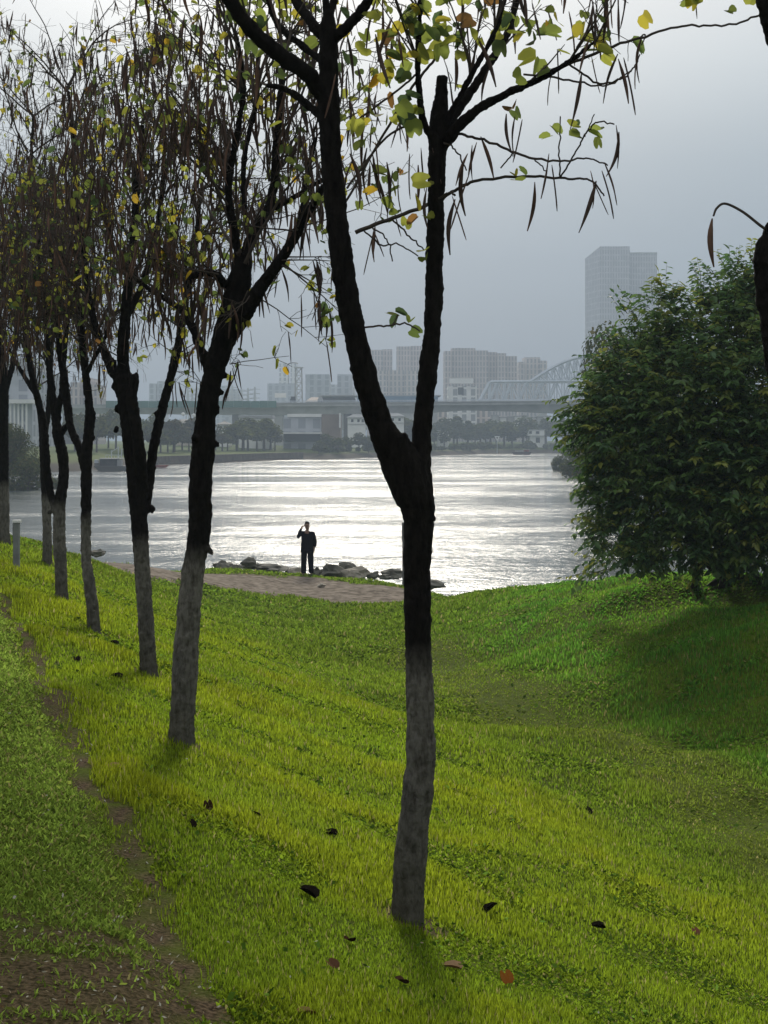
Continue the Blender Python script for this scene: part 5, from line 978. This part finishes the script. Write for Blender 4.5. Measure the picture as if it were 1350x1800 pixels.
# retaining wall of the left bank
def wall_along():
    b = MB(); rows = [(270, 282), (300, 294.2), (340, 304), (380, 316), (420, 329.5), (460, 345), (500, 358.5), (533, 371)]
    pts = [(X(px, dd), dd) for px, dd in rows]
    for (ax, ay), (bx, by_) in zip(pts[:-1], pts[1:]): b.add([(ax, ay, -.5), (bx, by_, -.5), (bx, by_ + .8, 1.75), (ax, ay + .8, 1.75), (ax, ay + 2, 1.75), (bx, by_ + 2, 1.75)], [(0, 1, 2, 3), (3, 2, 5, 4)])
    o = b.build('embankment_wall', plain('embankment_stone', (.10, .08, .065), .95, .35, .8)); tag(o, 'brown stone embankment wall along the left far shore', 'wall')
wall_along()
# moored work barge and a small boat
d = 238; t = building('moored work barge with a dark square cabin on the left', 192, 826, d, 'barge', 'work_barge'); b = MB()
xa, xb = X(164, d), X(222, d); b.add([(xa + .8, d, 0.0), (xb - .5, d, 0.0), (xb - .5, d + 4, 0.0), (xa + .8, d + 4, 0.0), (xa, d - .2, .8), (xb, d - .2, .8), (xb, d + 4.2, .8), (xa, d + 4.2, .8)], [(0, 1, 5, 4), (1, 2, 6, 5), (2, 3, 7, 6), (3, 0, 4, 7), (4, 5, 6, 7)]); b.build('hull', M_CONCD, t)
part(t, 'cabin', plain('barge_cabin', (.05, .05, .055), .8, .4, .8), (175, 205, 807, 819, d + .6, 2.6)); part(t, 'roof', M_CONC, (174, 213, 805.6, 806.9, d + .3, 3.2)); part(t, 'locker', M_ROOF, (206, 213, 808, 819, d + .4, 1.6)); part(t, 'winch', M_CONCD, (166, 173, 814, 819, d + .6, 1.5)); part(t, 'deck_box', M_STEEL, (166, 172, 808, 813.8, d + .8, 1.0))
b = MB()
for px, h in ((193, 792), (205, 784), (211, 789)): b.bar((X(px, d), d + 1.5, Z(806, d)), (X(px, d), d + 1.5, Z(h, d)), .06)
for px in range(185, 214, 5): b.bar((X(px, d), d + .4, Z(805.5, d)), (X(px, d), d + .4, Z(800, d)), .035)
b.bar((X(185, d), d + .4, Z(800, d)), (X(213, d), d + .4, Z(800, d)), .04); b.bar((X(193, d), d + 1.5, Z(794, d)), (X(205, d), d + 1.5, Z(787, d)), .04); b.build('mast_and_rail', M_STEEL, t)
d = 262; t = building('small low red-brown skiff by the far left shore', 281, 823, d, 'boat', 'skiff'); b = MB(); x = X(281, d); b.add([(x - 1.4, d, .05), (x + 1.0, d, .05), (x + 1.6, d + .5, .55), (x + 1.0, d + 1, .05), (x - 1.4, d + 1, .05), (x - 1.6, d - .1, .5), (x + 1.1, d - .1, .5), (x + 1.1, d + 1.1, .5), (x - 1.6, d + 1.1, .5)], [(0, 1, 6, 5), (3, 4, 8, 7), (4, 0, 5, 8), (5, 6, 7, 8)], [(1, 2, 6), (2, 3, 7), (6, 2, 7), (1, 3, 2)]); b.build('hull', M_RED, t); b = MB(); b.box((x - 1.2, d + .2, .5), (x - .4, d + .8, .95)); b.build('engine_box', M_CONCD, t)
d = 470; t = building('low dark cargo boat with a small red wheelhouse on the far water', 918, 800, d, 'boat', 'cargo_boat'); b = MB(); xa, xb = X(899, d), X(936, d); b.add([(xa + .9, d, 0.0), (xb - .9, d, 0.0), (xb - .9, d + 2.4, 0.0), (xa + .9, d + 2.4, 0.0), (xa, d - .1, .95), (xb, d - .1, .95), (xb, d + 2.5, .95), (xa, d + 2.5, .95)], [(0, 1, 5, 4), (1, 2, 6, 5), (2, 3, 7, 6), (3, 0, 4, 7), (4, 5, 6, 7)]); b.build('hull', plain('boat_hull', (.10, .07, .065), .8, .3, 1), t); part(t, 'cargo', M_CONC, (906, 919, 792.5, 794.7, d + .4, 1.6)); part(t, 'wheelhouse', M_RED, (922, 930, 790.5, 794.7, d + .4, 1.6)); part(t, 'roof', M_ROOF, (921.5, 930.5, 789.8, 790.4, d + .3, 1.8))

# ------------------------------------------------------------------ bank details: rocks, posts
for i, (px, py, w, h, dd, lt, lb) in enumerate(((392, 993, 30, 17, 49, 0, 'mossy dark rock nearest the second trunk on the water edge'), (438, 990, 32, 18, 50, 0, 'mossy rounded rock second from the second trunk'), (415, 997, 24, 10, 48.6, 0, 'low mossy rock in front of the two rounded ones'), (475, 998, 62, 15, 50, 0, 'long flat dark slab of rock left of the man'), (518, 1005, 30, 16, 50, 1, 'grey rock touching the left of the man'), (556, 1004, 22, 16, 50.4, 0, 'dark rock just right of the man'), (584, 1004, 42, 24, 50, 0, 'large dark rock right of the man'), (612, 999, 34, 22, 51, 0, 'dark rock standing behind the pale boulder'), (624, 1008, 44, 24, 49.3, 1, 'pale rounded boulder on the water edge'), (656, 1010, 24, 12, 49.6, 0, 'small low rock right of the pale boulder'), (692, 1008, 40, 20, 49.6, 0, 'dark rock at the thin post behind the near trunk'), (676, 1013, 24, 9, 49, 0, 'flat low rock between small rock and thin post'), (757, 1027, 50, 15, 48, 0, 'dark sloping rock right of the near trunk'), (172, 971, 26, 12, 46, 0, 'dark rock between the fourth and third trunks'), (57, 953, 42, 9, 36, 0, 'low dark rock on the crest by the left post'), (565, 1037, 14, 8, 45, 1, 'lone stone lying on the dirt path'))):
    x = X(px, dd); z = Z(py + h / 2, dd); b = MB(); s = dd / F
    b.blob((x, dd, max(z, float(zg(x, dd)[0])) + h * s * .42), (w * s * .50, w * s * .40, h * s * .48), i + 1, .75, 16, freq=1.5)
    o = b.build('rock', M_ROCKL if lt else M_ROCK, None, (x, dd, z)); tag(o, lb, 'rock', 'rocks along the water edge')
def post(px, py0, py1, d):
    x = X(px, d); zb = float(zg(x, d)[0]); zt_ = Z(py0, d); t = thing('path_marker_post', 'short grey square bollard post with a flat light cap on the left', 'bollard', (x, d, zb))
    w = 5 * d / F; m = plain('galvanised_post', (.20, .21, .20), .6, .2, 6, metal=.0)
    b = MB(); b.box((x - w, d - w, zb - .1), (x + w, d + w, zt_ - .04)); b.build('shaft', m, t); b = MB(); b.box((x - w * 1.15, d - w * 1.25, zt_ - .037), (x + w * 1.5, d + w * 1.25, zt_)); b.build('cap', M_WHITE, t); b = MB(); b.box((x - w * 1.2, d - w * .7, zb + .45), (x - w * 1.003, d + w * .7, zt_ - .06)); b.build('dark_slot', M_DKWIN, t)
post(29, 914, 1020, 21.5)
d = 47.5; x = X(709, d); zb = float(zg(x, d)[0]); t = thing('slim_post', 'thin dark post with a box at its top half hidden by the near trunk', 'post', (x, d, zb)); b = MB(); b.tube([(x, d, zb - .2), (x, d, Z(920, d))], .035, 8); b.build('pole', M_CONCD, t); b = MB(); b.box((x - .05, d - .10, Z(951, d)), (x + .16, d - .037, Z(918, d))); b.build('sign_box', M_CONCD, t)

# ------------------------------------------------------------------ the man on the river path
def man():
    d = 49.0; x0 = X(540, d); zb = float(zg(x0, d)[0])
    root = thing('person', 'man in a dark suit shading his eyes with one raised hand by the rocks', 'person', (x0, d, zb))
    def skin(name, joints, edges, mat, sub=2):
        me = bpy.data.meshes.new(name); me.from_pydata([j[:3] for j in joints], edges, []); me.materials.append(mat)
        o = bpy.data.objects.new(name, me); COL.objects.link(o); o.parent = root
        o.modifiers.new('skin', 'SKIN'); sv = me.skin_vertices[0].data
        for i, j in enumerate(joints): r = j[3]; sv[i].radius = r if isinstance(r, tuple) else (r, r); sv[i].use_root = (i == 0)
        s = o.modifiers.new('smooth', 'SUBSURF'); s.levels = s.render_levels = sub
        for p in me.polygons: p.use_smooth = True
        return o
    skinm = plain('skin', (.20, .12, .085), .6, .15, 8); suit = plain('navy_suit', (.003, .003, .007), 1, .3, 9, spec=0); hairm = plain('dark_hair', (.02, .015, .012), .8, .3, 20); shoe = plain('black_shoes', (.01, .01, .01), .5, .2, 8)
    # faces the camera (-Y); his right arm (photo left) is raised to the brow
    J = [(0, 0, .95, (.15, .10)), (0, 0, 1.18, (.14, .10)), (0, 0, 1.38, (.14, .095)), (0, .005, 1.50, .055), (0, -.01, 1.56, .058), (0, -.015, 1.63, (.078, .092)), (0, -.01, 1.70, (.076, .092)), (0, 0, 1.755, (.045, .055)),
         (-.19, 0, 1.42, .055), (-.30, -.08, 1.28 + .02, .045), (-.29, -.10, 1.34, .042), (-.16, -.16, 1.655, .030), (-.125, -.17, 1.69, .028),
         (.20, .01, 1.41, .055), (.245, .02, 1.14, .042), (.235, -.03, .93, .032), (.225, -.045, .87, .03),
         (-.10, 0, .88, .085), (-.11, -.01, .50, .06), (-.115, .02, .09, .042), (-.12, -.10, .04, .036), (.10, 0, .88, .085), (.12, -.01, .50, .06), (.13, .02, .09, .042), (.145, -.10, .04, .036)]
    E = [(0, 1), (1, 2), (2, 3), (3, 4), (4, 5), (5, 6), (6, 7), (2, 8), (8, 9), (9, 10), (10, 11), (11, 12), (2, 13), (13, 14), (14, 15), (15, 16), (0, 17), (17, 18), (18, 19), (19, 20), (0, 21), (21, 22), (22, 23), (23, 24)]
    # five fingers on each hand
    for base, wrist, dirs in ((12, Vector((-.125, -.17, 1.69)), [(.06, -.01, .035), (.066, -.008, .02), (.066, -.004, .005), (.056, 0, -.012), (.01, -.03, -.045)]), (16, Vector((.225, -.045, .87)), [(-.012, -.02, -.075), (-.004, -.004, -.085), (.004, .01, -.08), (.008, .022, -.068), (-.03, -.03, -.045)])):
        for k, v in enumerate(dirs):
            v = Vector(v); a = wrist + v * .35; m_ = wrist + v * .75 + Vector((0, -.006, 0)); e = wrist + v * 1.15 + Vector((0, .004, -.004)); n = len(J)
            J += [(*a, .010), (*m_, .0085), (*e, .007)]; E += [(base, n), (n, n + 1), (n + 1, n + 2)]
    skin('body', J, E, skinm)
    skin('jacket', [(0, 0, .98, (.225, .14)), (0, 0, 1.18, (.21, .135)), (0, 0, 1.38, (.20, .125)), (0, .01, 1.475, (.075, .07)), (-.19, 0, 1.425, .075), (-.30, -.08, 1.29, .06), (-.29, -.10, 1.335, .058), (-.185, -.15, 1.60, .046), (.205, .01, 1.41, .075), (.265, .02, 1.14, .066), (.25, -.025, .955, .056), (0, 0, .82, (.22, .135))], [(0, 1), (1, 2), (2, 3), (2, 4), (4, 5), (5, 6), (6, 7), (2, 8), (8, 9), (9, 10), (0, 11)], suit)
    skin('trousers', [(0, 0, .93, (.165, .11)), (-.10, 0, .84, .115), (-.11, -.005, .48, .10), (-.12, .02, .07, .092), (.10, 0, .84, .115), (.12, -.005, .48, .10), (.135, .02, .07, .092)], [(0, 1), (1, 2), (2, 3), (0, 4), (4, 5), (5, 6)], suit)
    skin('hair', [(0, .02, 1.765, (.08, .09)), (0, .065, 1.70, (.085, .05)), (0, .07, 1.63, (.07, .035)), (.03, -.06, 1.775, (.05, .03)), (-.03, -.05, 1.79, (.05, .03))], [(0, 1), (1, 2), (0, 3), (0, 4)], hairm)
    for sx in (-.12, .14): skin('shoe', [(sx, .03, .045, .045), (sx, -.06, .04, .045), (sx + (.01 if sx > 0 else -.005), -.15, .03, .035)], [(0, 1), (1, 2)], shoe)
    b = MB(); y = -.105
    def lump(c, r, m): b.blob((c[0], c[1], c[2]), r, 1, .05, 8, m=m)
    lump((0, y - .008, 1.635), (.013, .02, .026), 0)                                  # nose
    for s in (-1, 1): lump((s * .03, y + .012, 1.662), (.013, .008, .007), 1); lump((s * .03, y + .008, 1.682), (.02, .01, .006), 1); lump((s * .083, -.005, 1.645), (.012, .02, .032), 0)   # eyes, brows, ears
    lump((0, y + .010, 1.592), (.024, .01, .008), 2)
    o = b.build('face', [skinm, hairm, plain('lips', (.14, .06, .05))], root, (0, 0, 0), smooth=True)
man()

# ------------------------------------------------------------------ haze over the whole place
def haze():
    b = MB(); b.box((-418, -32, -3.4), (418, 1150, 150))
    o = b.build('haze', [], kind='stuff')
    m, nt, N, L, out = nodes('haze_air'); v = N.new('ShaderNodeVolumePrincipled'); v.inputs['Color'].default_value = (.50, .605, .74, 1); v.inputs['Density'].default_value = HAZE; v.inputs['Anisotropy'].default_value = .2
    L.new(v.outputs[0], out.inputs['Volume']); o.data.materials.append(m)
HAZE = .00064
haze()
